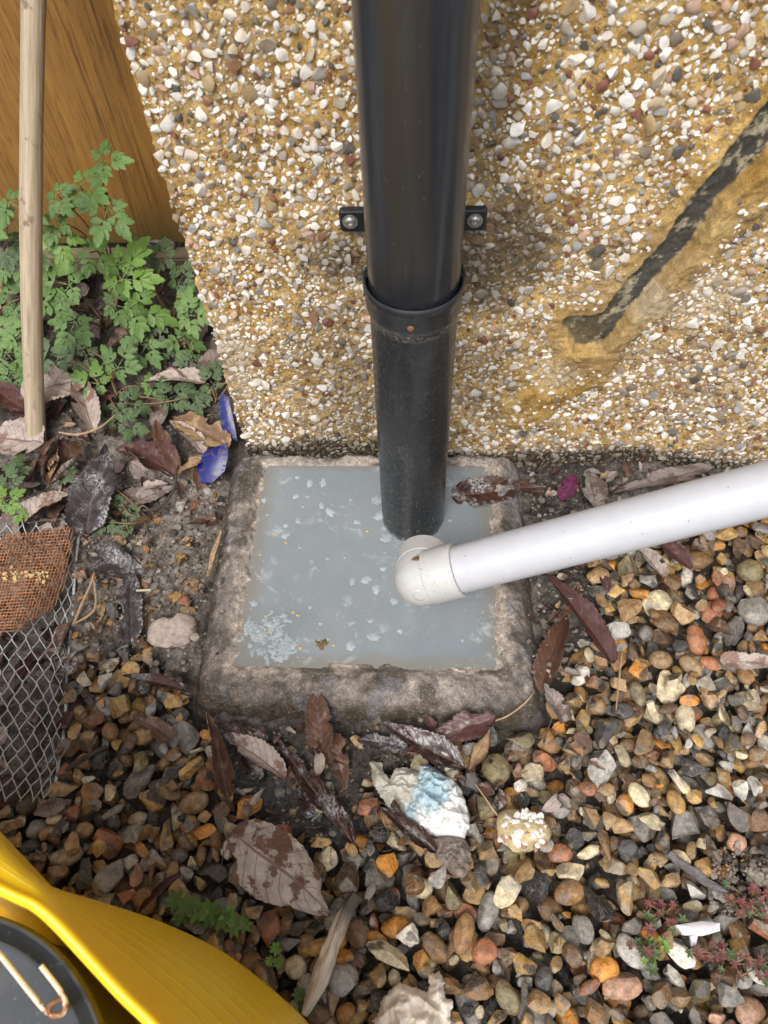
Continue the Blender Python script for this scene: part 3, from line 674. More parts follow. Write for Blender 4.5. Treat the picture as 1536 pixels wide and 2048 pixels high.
for _ in range(140):
    q = G(rng.uniform(490, 975), rng.uniform(945, 1315), ZW); flake(q[0], q[1], rng.uniform(.0003, .0011), np.array(WHT)*rng.uniform(.7, 1.))
for px, py in [(548, 1068), (572, 1086), (586, 1224), (531, 1232), (542, 1264), (596, 1231), (600, 1296), (668, 1290), (735, 1062), (520, 1110)]:
    q = G(px, py, ZW); flake(q[0], q[1], .0018, (.5, .36, .13), .001)
for px, py in [(637, 1288), (644, 1293), (650, 1286)]:
    q = G(px, py, ZW); flake(q[0], q[1], .0035, (.13, .09, .035), .0015, rag=.6)
sc = mesh('floating_scum', np.concatenate(PV), np.concatenate(PF), M['scum'], col=np.concatenate(PCc)); tag(sc, kind='stuff')

# ================================================================ BLACK DOWNPIPE
PX, PY, PR = .3325, -.0871, .034
k = Mat('weathered_black_plastic'); p = k.pos(); st = k.scale(p, (1, 1, .06))
n1 = k.noise(st, 95, 4, .6); n2 = k.noise(st, 38, 3); n3 = k.noise(p, 16, 3); n4 = k.noise(k.scale(p, (1, 1, .35)), 520, 3, .6)
c = k.mix(k.ramp(n1, [(.3, 0.), (.7, 1.)]), (.017, .020, .025), (.036, .040, .045))
c = k.mix(k.ramp(n2, [(.5, 0.), (.62, .75)]), c, (.036, .032, .028))
sz = k.n('SeparateXYZ', {'Vector': p}).outputs[2]
new = k.ramp(k.math('ADD', sz, k.math('MULTIPLY', k.math('SUBTRACT', n2, .5), .09)), [(.405, 1.), (.425, 0.)])
c = k.mix(new, c, (.017, .019, .023))
c = k.mix(k.ramp(n4, [(.70, 0.), (.76, .5)]), c, (.22, .22, .21))
M['pipe_up'] = k.done(c, k.ramp(n1, [(.3, .16), (.7, .30)]), k.bump(n1, .0001))
k = Mat('splashed_black_plastic'); p = k.pos(); n1 = k.noise(p, 260, 4, .6); n2 = k.noise(k.scale(p, (1, 1, .22)), 900, 2, .5); n3 = k.noise(p, 22, 3); n4 = k.noise(k.scale(p, (1, 1, .1)), 60, 4)
sz = k.n('SeparateXYZ', {'Vector': p}).outputs[2]
low = k.ramp(sz, [(.07, 1.), (.32, .25)])
c = k.mix(k.ramp(n4, [(.35, 0.), (.7, 1.)]), (.014, .016, .019), (.028, .029, .031))
spl = k.math('MULTIPLY', k.ramp(n2, [(.63, 0.), (.70, 1.)]), k.math('MULTIPLY', low, k.ramp(n3, [(.35, .2), (.6, 1.)])))
c = k.mix(k.math('MULTIPLY', spl, .6), c, (.33, .34, .33))
scr = k.ramp(k.vor(k.scale(p, (1, 1, .35)), 130, 'DISTANCE_TO_EDGE'), [(.0, .3), (.012, 0.)])
c = k.mix(k.math('MULTIPLY', scr, k.ramp(n3, [(.45, 0.), (.6, 1.)])), c, (.3, .3, .28))
ring = k.math('MULTIPLY', k.ramp(sz, [(.348, 0.), (.354, 1.), (.359, .7), (.361, 0.)]), k.ramp(k.noise(k.scale(p, (1, 1, 3)), 330, 3, .7), [(.5, 0.), (.62, .65)]))
c = k.mix(ring, c, (.34, .32, .27))
tide = k.ramp(sz, [(.0500, .9), (.053, .5), (.058, 0.)])
c = k.mix(k.math('MULTIPLY', tide, k.ramp(n1, [(.4, .1), (.6, 1.)])), c, (.45, .48, .47))
M['pipe_low'] = k.done(c, k.ramp(n1, [(.3, .2), (.7, .42)]), k.bump(n1, .0001))
root = empty('downpipe', (PX, PY, 0)); tag(root, 'black plastic downpipe with socket joint running down the wall into the milky drain', 'pipe')
V, F = lathe([(PR-.002, .366), (PR, .366), (PR, .45), (PR, 1.0), (PR, 1.5), (PR-.002, 1.5)], (0, 0, 0), 64); mesh('upper_pipe', V, F, M['pipe_up'], root, sharp=40)
prof = [(PR-.003, -.02), (PR, -.02), (PR, .34), (PR, .352), (PR+.0003, .356), (PR+.0018, .3585), (PR+.0026, .361), (PR+.0028, .3745), (PR+.0038, .3765), (PR+.0043, .3795), (PR+.0040, .3825), (PR+.0030, .3838), (PR+.0018, .3832), (PR+.0012, .381), (PR+.0011, .366)]
V, F = lathe(prof, (0, 0, 0), 72); lp = mesh('lower_pipe', V, F, M['pipe_low'], root, sharp=50)
M['rust'] = solid('rust', (.19, .085, .035), .7, .5, 500)
M['steel'] = solid('zinc_screw', (.36, .36, .35), .38, .25, 400, Metallic=.75)
d = np.array([-.0021, -(PR+.0026), .367]); ax = np.array([-.06, -1, 0]); ax /= np.linalg.norm(ax)
V, F = lathe([(0, .0012), (.0012, .0012), (.0022, .001), (.0027, .0002), (.0027, -.001)], d, 16, ax); mesh('joint_screw', V, F, M['rust'], lp)
M['blackclip'] = solid('clip_plastic', (.013, .014, .017), .34, .25, 200)
# clip: saddle behind the pipe with two lugs screwed to the wall
clip = empty('pipe_clip', (0, 0, .374)); clip.parent = root
def slab(pts2, y0, y1, bev=.0018):             # outline in x,z, front at y0
    P = np.array(pts2, float); c0 = P.mean(0); n_ = len(P); sh = P+(c0-P)/np.linalg.norm(c0-P, axis=1)[:, None]*bev
    V = np.concatenate([np.column_stack([sh[:, 0], np.full(n_, y0), sh[:, 1]]), np.column_stack([P[:, 0], np.full(n_, y0+bev), P[:, 1]]), np.column_stack([P[:, 0], np.full(n_, y1), P[:, 1]])])
    F = [tuple(range(n_))]+[(i, (i+1) % n_, n_+(i+1) % n_, n_+i) for i in range(n_)]+[(n_+i, n_+(i+1) % n_, 2*n_+(i+1) % n_, 2*n_+i) for i in range(n_)]+[tuple(range(2*n_, 3*n_))[::-1]]
    return V, F
def rr2(x0, x1, z0, z1, r): return rrect(x0, x1, z0, z1, r, 0)
for sx, x0, x1 in ((-1, -.0605, -.03), (1, .03, .0575)):
    V, F = slab(rr2(x0, x1, -.0105, .0095, .003), .0765, .0825); lg = mesh('lug', V, F, M['blackclip'], clip, sharp=35)
    cx = -.0518 if sx < 0 else .0482
    V, F = lathe([(0, .0018), (.0012, .0012), (.0018, .0022), (.0030, .0024), (.0040, .0016), (.0044, .0008), (.0062, .0006), (.0063, -.0008)], (cx, .0765, 0), 24, (0, -1, 0)); mesh('screw', V, F, M['steel'], clip, sharp=35)
th = np.linspace(0, np.pi, 25); V = []
for r_ in (PR+.0005, PR+.004):
    for z in (-.009, .009):
        V += [(r_*math.cos(t), r_*math.sin(t)*(1 if r_ < .036 else 1.0)+0.0, z) for t in th]
V = np.array(V); n_ = 25; Fs = []
for i in range(n_-1): Fs += [(i, i+1, n_+i+1, n_+i), (2*n_+i, 3*n_+i, 3*n_+i+1, 2*n_+i+1), (n_+i, n_+i+1, 3*n_+i+1, 3*n_+i), (i, 2*n_+i, 2*n_+i+1, i+1)]
mesh('saddle', V, Fs, M['blackclip'], clip, sharp=40)
V, F = slab(rr2(-.033, .033, -.009, .009, .003), .038, .0815); mesh('backing_block', V, F, M['blackclip'], clip, sharp=35)

# ================================================================ WHITE WASTE PIPE
k = Mat('white_plastic'); p = k.pos(); n1 = k.noise(p, 70, 4); n2 = k.noise(p, 700, 3, .6); n3 = k.noise(p, 30, 3)
c = k.mix(k.ramp(n1, [(.3, 0.), (.7, 1.)]), (.46, .47, .505), (.50, .51, .54))
dots = k.math('MULTIPLY', k.ramp(k.vor(p, 120), [(.05, 1.), (.085, 0.)]), k.ramp(k.noise(p, 55, 2, w=2.), [(.5, 0.), (.58, 1.)]))
c = k.mix(k.math('MULTIPLY', dots, .85), c, (.06, .045, .035))
c = k.mix(k.math('MULTIPLY', k.ramp(n2, [(.66, 0.), (.75, .35)]), k.ramp(n3, [(.45, 0.), (.6, 1.)])), c, (.35, .32, .28))
M['white'] = k.done(c, .32, None)
k = Mat('white_elbow_plastic'); p = k.pos(); n1 = k.noise(p, 60, 4); n2 = k.noise(p, 480, 4, .65); n3 = k.noise(p, 55, 3)
c = k.mix(k.ramp(n1, [(.3, 0.), (.7, 1.)]), (.44, .44, .435), (.50, .50, .495))
c = k.mix(k.math('MULTIPLY', k.ramp(n2, [(.62, 0.), (.7, .75)]), k.ramp(n3, [(.42, 0.), (.6, 1.)])), c, (.16, .12, .085))
dots = k.math('MULTIPLY', k.ramp(k.vor(p, 230), [(.12, 1.), (.2, 0.)]), k.ramp(k.noise(p, 90, 2, w=2.), [(.5, 0.), (.6, 1.)]))
c = k.mix(k.math('MULTIPLY', dots, .8), c, (.08, .06, .045))
M['elbow'] = k.done(c, .38, k.bump(n2, .0001))
A = D(926, 1137, .656); B = D(1536, 977.5, .568); ax = (B-A)/np.linalg.norm(B-A)
E0 = D(841, 1147, .672); E0 = A+ax*float((E0-A) @ ax)
ld = UX*.0150-RX*.003+FX*.031; ld -= ax*(ld @ ax)*.8; ld /= np.linalg.norm(ld)
root = empty('waste_pipe', tuple(E0)); tag(root, 'white plastic waste pipe with elbow held above the milky drain', 'pipe')
V, F = lathe([(.0215, .018), (.0215, .2), (.0215, .4), (.0215, .66), (.0195, .66), (.0195, .018)], (0, 0, 0), 56, ax); mesh('pipe', V, F, M['white'], root, sharp=40)
LS = float((D(918, 1139, .657)-E0) @ ax)
RE = .0243
s0 = [(RE*math.cos(t), RE*math.sin(t)) for t in np.linspace(-math.pi/2+.01, 0, 14)]
V1, F1 = lathe(s0+[(RE, .008), (RE, .0082), (RE+.0007, .0090), (RE+.0007, LS-.001), (RE+.0004, LS), (RE-.0016, LS+.0004), (.0217, LS), (.0217, LS-.012)], (0, 0, 0), 56, ax)
el = mesh('elbow', V1, F1, M['elbow'], root, sharp=40)
V1, F1 = lathe([(RE*.2, -.0243), (RE*.7, -.017), (RE, -.002), (RE, .014), (RE+.0005, .0145), (RE+.0005, .036), (RE-.001, .0372), (.0215, .037), (.0215, .012)], (0, 0, 0), 56, ld)
mesh('outlet_socket', V1, F1, M['elbow'], el, sharp=40)
M['dirt'] = solid('brown_dirt', (.17, .105, .05), .9, .5, 600, .001)
SVv, SFf, n = [], [], 0
ctr = D(838, 1100, .650)
for _ in range(60):
    q = ctr+RX*rng.normal()*.0042+UX*rng.normal()*.0022; dv = q-E0; t = dv @ ld; pr = dv-ld*t; q = E0+ld*t+pr/np.linalg.norm(pr)*(RE+.0011)
    v = stone((.0014, .001, .0006), ICO1, 3)+q-E0; SVv.append(v); SFf.append(ICO1[1]+n); n += len(v)
tag(mesh('dirt_smear', np.concatenate(SVv), np.concatenate(SFf), M['dirt'], root), kind='stuff')

# ================================================================ FENCE
k = Mat('fence_wood'); p = k.pos(); lc = k.obj(); st = k.scale(lc, (1, 1, .05)); oi = k.n('ObjectInfo').outputs['Random']
w_ = k.math('MULTIPLY', oi, 20.)
n1 = k.noise(st, 55, 6, .65, w=w_, dist=1.2); n2 = k.noise(k.scale(lc, (1, 1, .03)), 210, 4, .6, w=w_); n3 = k.noise(lc, 9, 3, w=w_)
c = k.mix(k.ramp(n1, [(.28, 0.), (.7, 1.)]), (.185, .088, .017), (.33, .165, .034))
c = k.mix(k.ramp(n2, [(.36, .8), (.47, 0.)]), c, (.075, .03, .006)); c = k.mix(k.ramp(k.noise(k.scale(lc, (1, 1, .09)), 420, 4, .65, w=w_), [(.36, .6), (.46, 0.)]), c, (.09, .04, .008))
c = k.mix(k.ramp(n3, [(.5, 0.), (.7, .5)]), c, (.24, .12, .03))
c = k.mix(k.ramp(k.n('SeparateXYZ', {'Vector': p}).outputs[2], [(.06, .75), (.13, 0.)]), c, (.10, .085, .02))  # darker olive towards the foot: the plants' shadow put into the wood colour
M['fence'] = k.done(c, .7, k.bump(k.mix(.5, n1, n2), .0022))
k = Mat('green_treated_timber'); lc = k.obj(); n1 = k.noise(k.scale(lc, (.05, 1, 1)), 160, 5, .6); n2 = k.noise(lc, 30, 3)
c = k.mix(k.ramp(n1, [(.3, 0.), (.7, 1.)]), (.13, .10, .055), (.24, .2, .13)); c = k.mix(k.ramp(n2, [(.5, 0.), (.7, .5)]), c, (.09, .10, .04))
M['rail'] = k.done(c, .8, k.bump(n1, .001))
def board(x0, x1, y0, y1, z0, z1, mat, name, parent, bev=.002):
    bm = bmesh.new(); bmesh.ops.create_cube(bm, size=1)
    for v in bm.verts: v.co = Vector(((x0, x1)[v.co.x > 0]-(x0+x1)/2, (y0, y1)[v.co.y > 0]-(y0+y1)/2, (z0, z1)[v.co.z > 0]-(z0+z1)/2))
    bmesh.ops.bevel(bm, geom=bm.edges[:], offset=bev, segments=2, affect='EDGES')
    me = bpy.data.meshes.new(name); bm.to_mesh(me); bm.free(); me.materials.append(mat); o = bpy.data.objects.new(name, me); COL.objects.link(o)
    o.location = ((x0+x1)/2, (y0+y1)/2, (z0+z1)/2)
    if parent: adopt(o, parent)
    return o
fence = empty('fence', (-.1, .39, 0)); tag(fence, 'orange-brown stained wooden fence of upright boards behind the green plants', 'fence')
bx = [-.95, -.80, -.65, -.50, -.35, -.205, .075, .30]
for i in range(len(bx)-1):
    o = board(bx[i]+.001, bx[i+1]+.012, .382-.006*(i % 2), .397-.006*(i % 2), .055, 1.5, M['fence'], 'fence_board', fence)
board(-.95, .3, .345, .374, .0, .052, M['rail'], 'gravel_board', fence, .003)

# ================================================================ POLE leaning on the fence
P0 = G(76, 893, .022); P1 = D(65, 0, .735); dv = (P1-P0)/np.linalg.norm(P1-P0)
k = Mat('bare_wood'); st = k.scale(k.obj(), (1, 1, .045)); p = k.pos(); n1 = k.noise(st, 330, 5, .65); n2 = k.noise(k.scale(p, (1, 1, .25)), 70, 4, .6); n3 = k.noise(p, 900, 2)
c = k.mix(k.ramp(n1, [(.3, 0.), (.7, 1.)]), (.27, .205, .135), (.47, .39, .28)); c = k.mix(k.ramp(n2, [(.62, 0.), (.70, .8)]), c, (.13, .085, .055)); c = k.mix(k.ramp(k.noise(st, 110, 3), [(.66, 0.), (.74, .7)]), c, (.12, .08, .05))
M['pole'] = k.done(c, .72, k.bump(n1, .0006))
Ls = np.linalg.norm(P1-P0); ts = np.linspace(0, Ls*2.1, 70); bend = np.stack([.004*np.sin(ts*7), .003*np.sin(ts*5+1), ts*0], 1); bend[0] = 0
path = np.array([0, 0, 1.])*ts[:, None]+bend
V, F = tube(path, .0118+.0006*(vn(ts*14, ts*0, s=3)-.5), 22)
V[:, :2] *= (1+.05*(fbm(V[:, 0]*160, V[:, 1]*160, V[:, 2]*16, s=91)-.5))[:, None]
pole = mesh('wooden_pole', V, quads(F), M['pole'], sharp=50); pole.location = P0; pole.rotation_euler = Vector(dv).to_track_quat('Z', 'Y').to_euler()
tag(pole, 'round bare wooden pole standing upright in the dead leaves in front of the fence', 'pole')

# ================================================================ DEAD LEAVES
def leaf_mesh(L, Wd, curl=0., bend=0., fold=.25, rip=.04, serr=.08, tip=1.0, seed=0, rows=58, cols=15):
    r = np.random.default_rng(seed); v = np.linspace(0, 1, rows); u = np.linspace(-1, 1, cols)
    pk = r.uniform(.62, .85); env = np.sin(np.pi*np.clip(v, 0, 1)**pk)**r.uniform(.55, .8)*(1-.25*v*tip); env[0] = .02; env[-1] = .015
    w = Wd/2*env*(1+.06*np.sin(v*9+r.uniform(0, 6)))
    saw = (v*17+r.uniform()) % 1.0
    tear = lambda q: 1-.42*ss(.76, .90, vn(v*7, v*0+q, s=seed+2)); wl = w*(1-serr*1.5*(saw-.5)+.22*(fbm(v*6, v*0, s=seed)-.5))*tear(3.); wr = w*(1-serr*1.5*(((v*17+.4) % 1)-.5)+.22*(fbm(v*6, v*0+7, s=seed)-.5))*tear(9.)
    U = np.where(u[None] < 0, u[None]*wl[:, None], u[None]*wr[:, None]); Vv = np.repeat(v[:, None], cols, 1); Uu = np.repeat(u[None], rows, 0)
    ph = curl*Uu*(.6+.5*np.sin(Vv*3+r.uniform(0, 6))**2); rad = U/np.where(np.abs(ph) < 1e-4, 1, ph)
    x = np.where(np.abs(ph) < 1e-4, U, rad*np.sin(ph)*1.0); z = np.where(np.abs(ph) < 1e-4, 0, np.abs(rad)*(1-np.cos(ph)))*(1 if curl >= 0 else -1)
    z = z+fold*np.abs(x)
    z = z+rip*Wd*np.sin((Vv-np.abs(Uu)*.22)*2*np.pi*9)*.16*np.abs(Uu)**.7+(fbm(Uu*1.6+seed, Vv*3.2, s=seed)-.5)*rip*Wd*2.2*(.3+np.abs(Uu))
    z = z+(fbm(Uu*3.5+seed, Vv*8, s=seed+9, o=2)-.5)*rip*Wd*1.3-.02*Wd*np.exp(-(Uu/.09)**2); x = x+Wd*.05*np.sin(Vv*4+seed)
    b = bend*(Vv-.35); y0 = (Vv-.35)*L
    if abs(bend) > 1e-4:
        Rb = L/bend; y = (Rb-z)*np.sin(b); z = Rb-(Rb-z)*np.cos(b)
    else: y = y0
    P = np.stack([x, y, z], -1)
    n_ = np.cross(np.gradient(P, axis=1), np.gradient(P, axis=0)); n_ /= np.linalg.norm(n_, axis=-1)[..., None]+1e-12
    Pt = P.reshape(-1, 3); Pb = (P-n_*.00035).reshape(-1, 3); m = len(Pt)
    F = grid_faces(rows, cols); luv = np.column_stack([Uu.ravel(), Vv.ravel(), np.full(m, (seed*7.31) % 40)])
    return np.concatenate([Pt, Pb]), np.concatenate([F, F[:, ::-1]+m]), np.concatenate([luv, luv]), np.repeat([0, 1], len(F)), P
UNDER = {'pale': 'brown', 'mottled': 'brown', 'grey': 'grey', 'brown': 'pale', 'red': 'grey', 'dark': 'grey', 'wet': 'grey', 'tan': 'brown', 'magenta': 'magenta'}
def leaf(bx_, by_, tx, ty, wpx, pal, label, curl=.5, bend=.3, fold=.15, roll=0., lift=0., z=None, stalk=0, rip=.06, serr=.09, seed=None, tipz=None, group=None):
    seed = seed or int(bx_*3+by_*7+tx); h = (z if z is not None else .032)
    A_ = G(bx_, by_, h); B_ = G(tx, ty, tipz if tipz is not None else h); dvec = B_-A_; L = float(np.linalg.norm(dvec)); c0 = A_+dvec*.35
    Wd = wpx*depth(c0)/FPX
    if z is None:
        zz = [hat(*(A_+dvec*t)[:2], .005) for t in (.1, .35, .6, .9)]; h = max(zz[1], (zz[0]+zz[2])/2)+.002; pit = math.atan2(zz[3]-zz[0], L)*.7
    else: pit = math.atan2((tipz if tipz is not None else z)-z, L)
    V, F, luv, mi, P = leaf_mesh(L, Wd, curl, bend, fold, rip, serr, seed=seed)
    o = mesh('dead_leaf', V, F, [LP[pal], LP[UNDER[pal]]], None, True, att={'luv': luv}, mi=mi)
    az = math.atan2(dvec[1], dvec[0])-math.pi/2
    o.matrix_world = Matrix.Translation((c0[0], c0[1], h+lift)) @ Matrix.Rotation(az, 4, 'Z') @ Matrix.Rotation(pit, 4, 'X') @ Matrix.Rotation(roll, 4, 'Y')
    tag(o, label, 'leaf', group or 'dead leaves')
    if stalk:
        q0 = P[0, P.shape[1]//2]; sl2 = stalk*depth(c0)/FPX; path = spline([q0+(0, .004, 0), q0, q0-(sl2*.1, sl2*.5, -sl2*.1), q0-(sl2*.3, sl2, 0)], 9)
        V, F = tube(path, np.linspace(.0007, .0005, 9), 5); mesh('stalk', V, quads(F), LP[pal], o, att={'luv': np.zeros((len(V), 3))})
    return o
leaf(474, 1662, 660, 1838, 158, 'mottled', 'large pale leaf blotched brown lying on the gravel', .95, -.2, .02, .08, .010, stalk=0, rip=.07, serr=.03, seed=52)
leaf(412, 762, 284, 752, 58, 'pale', 'pale pinkish veined leaf lying on the green plants near the wall corner', .8, -.5, .1, .3, z=.055, stalk=8)
leaf(182, 1075, 208, 892, 100, 'dark', 'large blackish purple leaf smeared white, beside the orange mesh', .35, -.15, .12, .1, .012, tipz=.06, z=.045)
leaf(45, 1042, 138, 982, 78, 'pale', 'stiff pale curled leaf with dark veins, below the pole', 1.2, -.5, .05, -.2, z=.05)
leaf(45, 800, 175, 745, 100, 'pale', 'broad pale leaf standing behind the foot of the pole', .5, -.4, .1, .2, z=.06)
leaf(192, 868, 150, 740, 62, 'pale', 'pale leaf striped brown, folded along its midrib, right of the pole', .9, -.2, .6, .2, z=.05)
leaf(85, 885, -45, 860, 110, 'pale', 'broad silvery leaf at the left edge beside the foot of the pole', .4, -.3, .05, 0., z=.045)
leaf(45, 815, -25, 760, 60, 'red', 'red-brown leaf at the left edge above the silvery one', .6, -.3, .1, .1, z=.055)
leaf(345, 950, 252, 880, 90, 'red', 'glossy red-brown cupped leaf with a pale frayed edge, left of the blue plastic', 1.3, -.5, .1, .2, z=.045)
leaf(352, 935, 305, 828, 44, 'brown', 'narrow brown leaf leaning above the cupped red-brown one', .9, -.3, .3, -.2, z=.05, tipz=.07)
leaf(410, 905, 338, 836, 48, 'pale', 'narrow pinkish grey leaf in front of the tan leaf', .8, -.3, .2, .3, z=.05)
leaf(455, 895, 345, 822, 78, 'tan', 'broad tan leaf lying against the wall corner', .5, -.4, .05, .1, z=.05)
leaf(420, 915, 352, 945, 34, 'tan', 'small tan crumpled leaf touching the blue plastic', 1., -.6, .2, .1, z=.05, rip=.14)
leaf(235, 1015, 345, 968, 62, 'grey', 'grey-brown dusty leaf right of the blackish leaf', .6, -.4, .1, -.1, z=.04)
leaf(95, 968, 165, 885, 84, 'brown', 'brown leaf rolled into a tan tube at the foot of the pole', 2.3, -.3, .1, .2, z=.05)
leaf(118, 905, 95, 975, 30, 'tan', 'small tan rolled leaf right below the pole', 2.2, -.2, .1, 0., z=.06)
leaf(188, 1110, 292, 1150, 78, 'dark', 'dark leaf with white residue beside the mesh, upper of the two on the mud', .7, -.4, .1, .1, .003)
leaf(262, 1290, 270, 1140, 62, 'dark', 'long dark leaf with white residue on the mud left of the porous stone', .5, -.3, .2, .1, .004)
leaf(398, 1402, 246, 1352, 30, 'wet', 'narrow twisted brown leaf left of the drain corner', 1.4, -.3, .3, .2, .006)
leaf(350, 1488, 272, 1432, 44, 'brown', 'torn pinkish brown leaf on the gravel left of the drain corner', .9, -.5, .2, .2, .004)
leaf(462, 1598, 420, 1432, 50, 'brown', 'upright folded brown leaf under the left drain corner', 1.6, -.2, .8, .3, .004)
leaf(572, 1562, 452, 1462, 60, 'pale', 'curled leaf with a pale serrated back, in front of the drain', 1.1, -.6, .3, .4, .008)
leaf(548, 1508, 440, 1448, 66, 'wet', 'wet dark red leaf tucked under the pale serrated one', .5, -.3, .1, 0., .002)
leaf(705, 1690, 552, 1470, 56, 'wet', 'long wet dark brown leaf lying diagonally on the mud before the drain', 1.3, -.2, .35, .2, .004)
leaf(640, 1500, 638, 1382, 68, 'brown', 'brown leaf with pale edge hanging over the front of the drain rim', .9, -.3, .4, 0., z=.042, tipz=.052, lift=.006)
leaf(520, 1560, 478, 1490, 40, 'wet', 'black sodden leaf half under the pale serrated leaf', .7, -.3, .2, .2, .002)
leaf(640, 1640, 590, 1555, 46, 'wet', 'flat sodden leaf stuck to the mud beside the long diagonal one', .3, -.2, .1, .1, .001)
leaf(815, 1500, 715, 1480, 44, 'dark', 'blackened leaf flattened on the mud below the drain rim', .4, -.3, .2, .1, .003)
leaf(1170, 1130, 1095, 1085, 40, 'wet', 'wet dark leaf under the white pipe at the right side of the drain', .7, -.3, .2, .1, .004)
leaf(655, 1470, 690, 1580, 60, 'brown', 'dull brown leaf point below the leaf on the drain rim', .8, -.2, .4, -.2, .004)
leaf(930, 1540, 765, 1452, 66, 'wet', 'dark ribbed leaf in front of the drain, above the crumpled foil', .9, -.3, .3, .2, .008)
leaf(985, 1448, 850, 1492, 62, 'red', 'dark purple-red leaf against the front right of the drain', .6, -.3, .1, -.1, .006)
leaf(873, 1468, 853, 1424, 26, 'red', 'tiny red-brown leaf tip standing against the drain face', .5, 0., .3, 0., z=.036, tipz=.05)
leaf(938, 1545, 978, 1462, 40, 'tan', 'tan leaf rolled up at the right of the dark ribbed leaf', 2.0, -.2, .1, .2, .004)
leaf(872, 1708, 762, 1618, 40, 'wet', 'narrow dark leaf slipping under the crumpled foil', 1., -.3, .4, .2, .004)
leaf(902, 984, 1095, 972, 74, 'wet', 'leaf half afloat in the milky water behind the white pipe', .25, -.05, .04, .04, z=.0535, tipz=.0625, rip=.03)
leaf(1222, 1335, 1095, 1150, 58, 'red', 'long purple-brown leaf on the mud right of the drain', .9, -.2, .35, .2, .006)
leaf(1078, 1398, 1128, 1222, 64, 'brown', 'big dull brown leaf leaning on the right side of the drain', .9, -.4, .3, -.3, .004)
leaf(1322, 1170, 1256, 1088, 44, 'pale', 'pale torn leaf just below the white pipe', 1., -.5, .3, .3, .006)
leaf(1378, 1145, 1285, 1078, 50, 'red', 'dark red leaf just below the white pipe', .6, -.3, .2, .2, .006)
leaf(1428, 1332, 1560, 1336, 44, 'pale', 'pale pink narrow leaf on the gravel at the right edge', .9, -.3, .1, .2, .010)
leaf(1185, 1022, 1180, 945, 66, 'grey', 'round grey leaf behind the white pipe beside the magenta petal', .7, -.5, .1, 0., .012)
leaf(1122, 1006, 1146, 952, 40, 'magenta', 'magenta petal on the mud behind the white pipe', .7, -.3, .1, 0., .010, group='fallen petals')
leaf(1425, 940, 1225, 992, 44, 'grey', 'long grey-brown leaf against the wall foot behind the white pipe', .9, -.3, .1, .1, .010)
leaf(1122, 1458, 1082, 1382, 50, 'grey', 'crumpled grey-brown leaf at the right front corner of the drain', 1.4, -.6, .3, .1, .006, rip=.12)
leaf(150, 1500, 80, 1310, 100, 'red', 'large maroon leaf lying under the wire lath', .4, -.2, .1, 0., z=.022)
leaf(372, 1752, 270, 1836, 24, 'red', 'thin red-brown leaf strip near the green weed by the tub', 1.6, -.7, .3, .2, .008)
leaf(310, 655, 208, 700, 50, 'brown', 'brown folded leaf in the shade among the green plants', 1.0, -.2, .6, .2, z=.05)
leaf(425, 600, 320, 585, 36, 'brown', 'brown leaf lying under the dark plants by the wall', .6, -.3, .2, .2, z=.04)
leaf(200, 545, 90, 580, 50, 'brown', 'brown leaf at the back among the green plants', .6, -.3, .2, .2, z=.05)
leaf(350, 490, 250, 478, 26, 'grey', 'dry leaf lying on the gravel board at the foot of the fence', .8, -.3, .2, .1, z=.06)
leaf(410, 745, 452, 690, 50, 'grey', 'grey leaf against the wall corner under the plants', .8, -.3, .2, .1, z=.05)
# fragments too small to tell apart
VV, FF, LL, MI, n = [], [], [], [], 0
pl = ['brown', 'grey', 'pale', 'red', 'wet', 'tan']
for kx in range(400):
    if kx < 200: q = G(rng.uniform(-120, 470), rng.uniform(500, 1060), .03)
    elif kx < 250: q = G(rng.uniform(-60, 160), rng.uniform(1050, 1640), .02)
    elif kx < 290: q = G(rng.uniform(1060, 1500), rng.uniform(935, 1010), .03)
    elif kx < 330: q = G(rng.uniform(430, 1200), rng.uniform(1460, 1640), .03)
    elif kx < 370: q = G(rng.uniform(1075, 1215), rng.uniform(1060, 1420), .03)
    else: q = G(rng.uniform(160, 420), rng.uniform(960, 1300), .03)
    if q[0] > XL-.01 and q[1] > -.01 or q[1] > .335: continue
    if GX0-.005 < q[0] < GX1+.005 and GY0 < q[1]: continue
    L = rng.uniform(.012, .045) if kx < 250 else rng.uniform(.008, .022)
    v, f, luv, mi, _ = leaf_mesh(L, L*rng.uniform(.35, .75), rng.uniform(.3, 1.6), -rng.uniform(0, .8), rng.uniform(0, .5), .1, .1, seed=900+kx, rows=11, cols=7)
    R = Matrix.Rotation(rng.uniform(0, 6.28), 3, 'Z') @ Matrix.Rotation(rng.normal()*.35, 3, 'X') @ Matrix.Rotation(rng.normal()*.35, 3, 'Y')
    v = v @ np.array(R).T+(q[0], q[1], hat(q[0], q[1], .004)+rng.uniform(.001, .010)); pi = rng.choice(6, p=[.3, .25, .15, .12, .1, .08])
    VV.append(v); FF.append(f+n); n += len(v); LL.append(luv); MI.append(np.where(mi == 0, pi, rng.choice(3)))
tag(mesh('leaf_litter', np.concatenate(VV), np.concatenate(FF), [LP[q] for q in pl], None, True, att={'luv': np.concatenate(LL)}, mi=np.concatenate(MI)), kind='stuff')
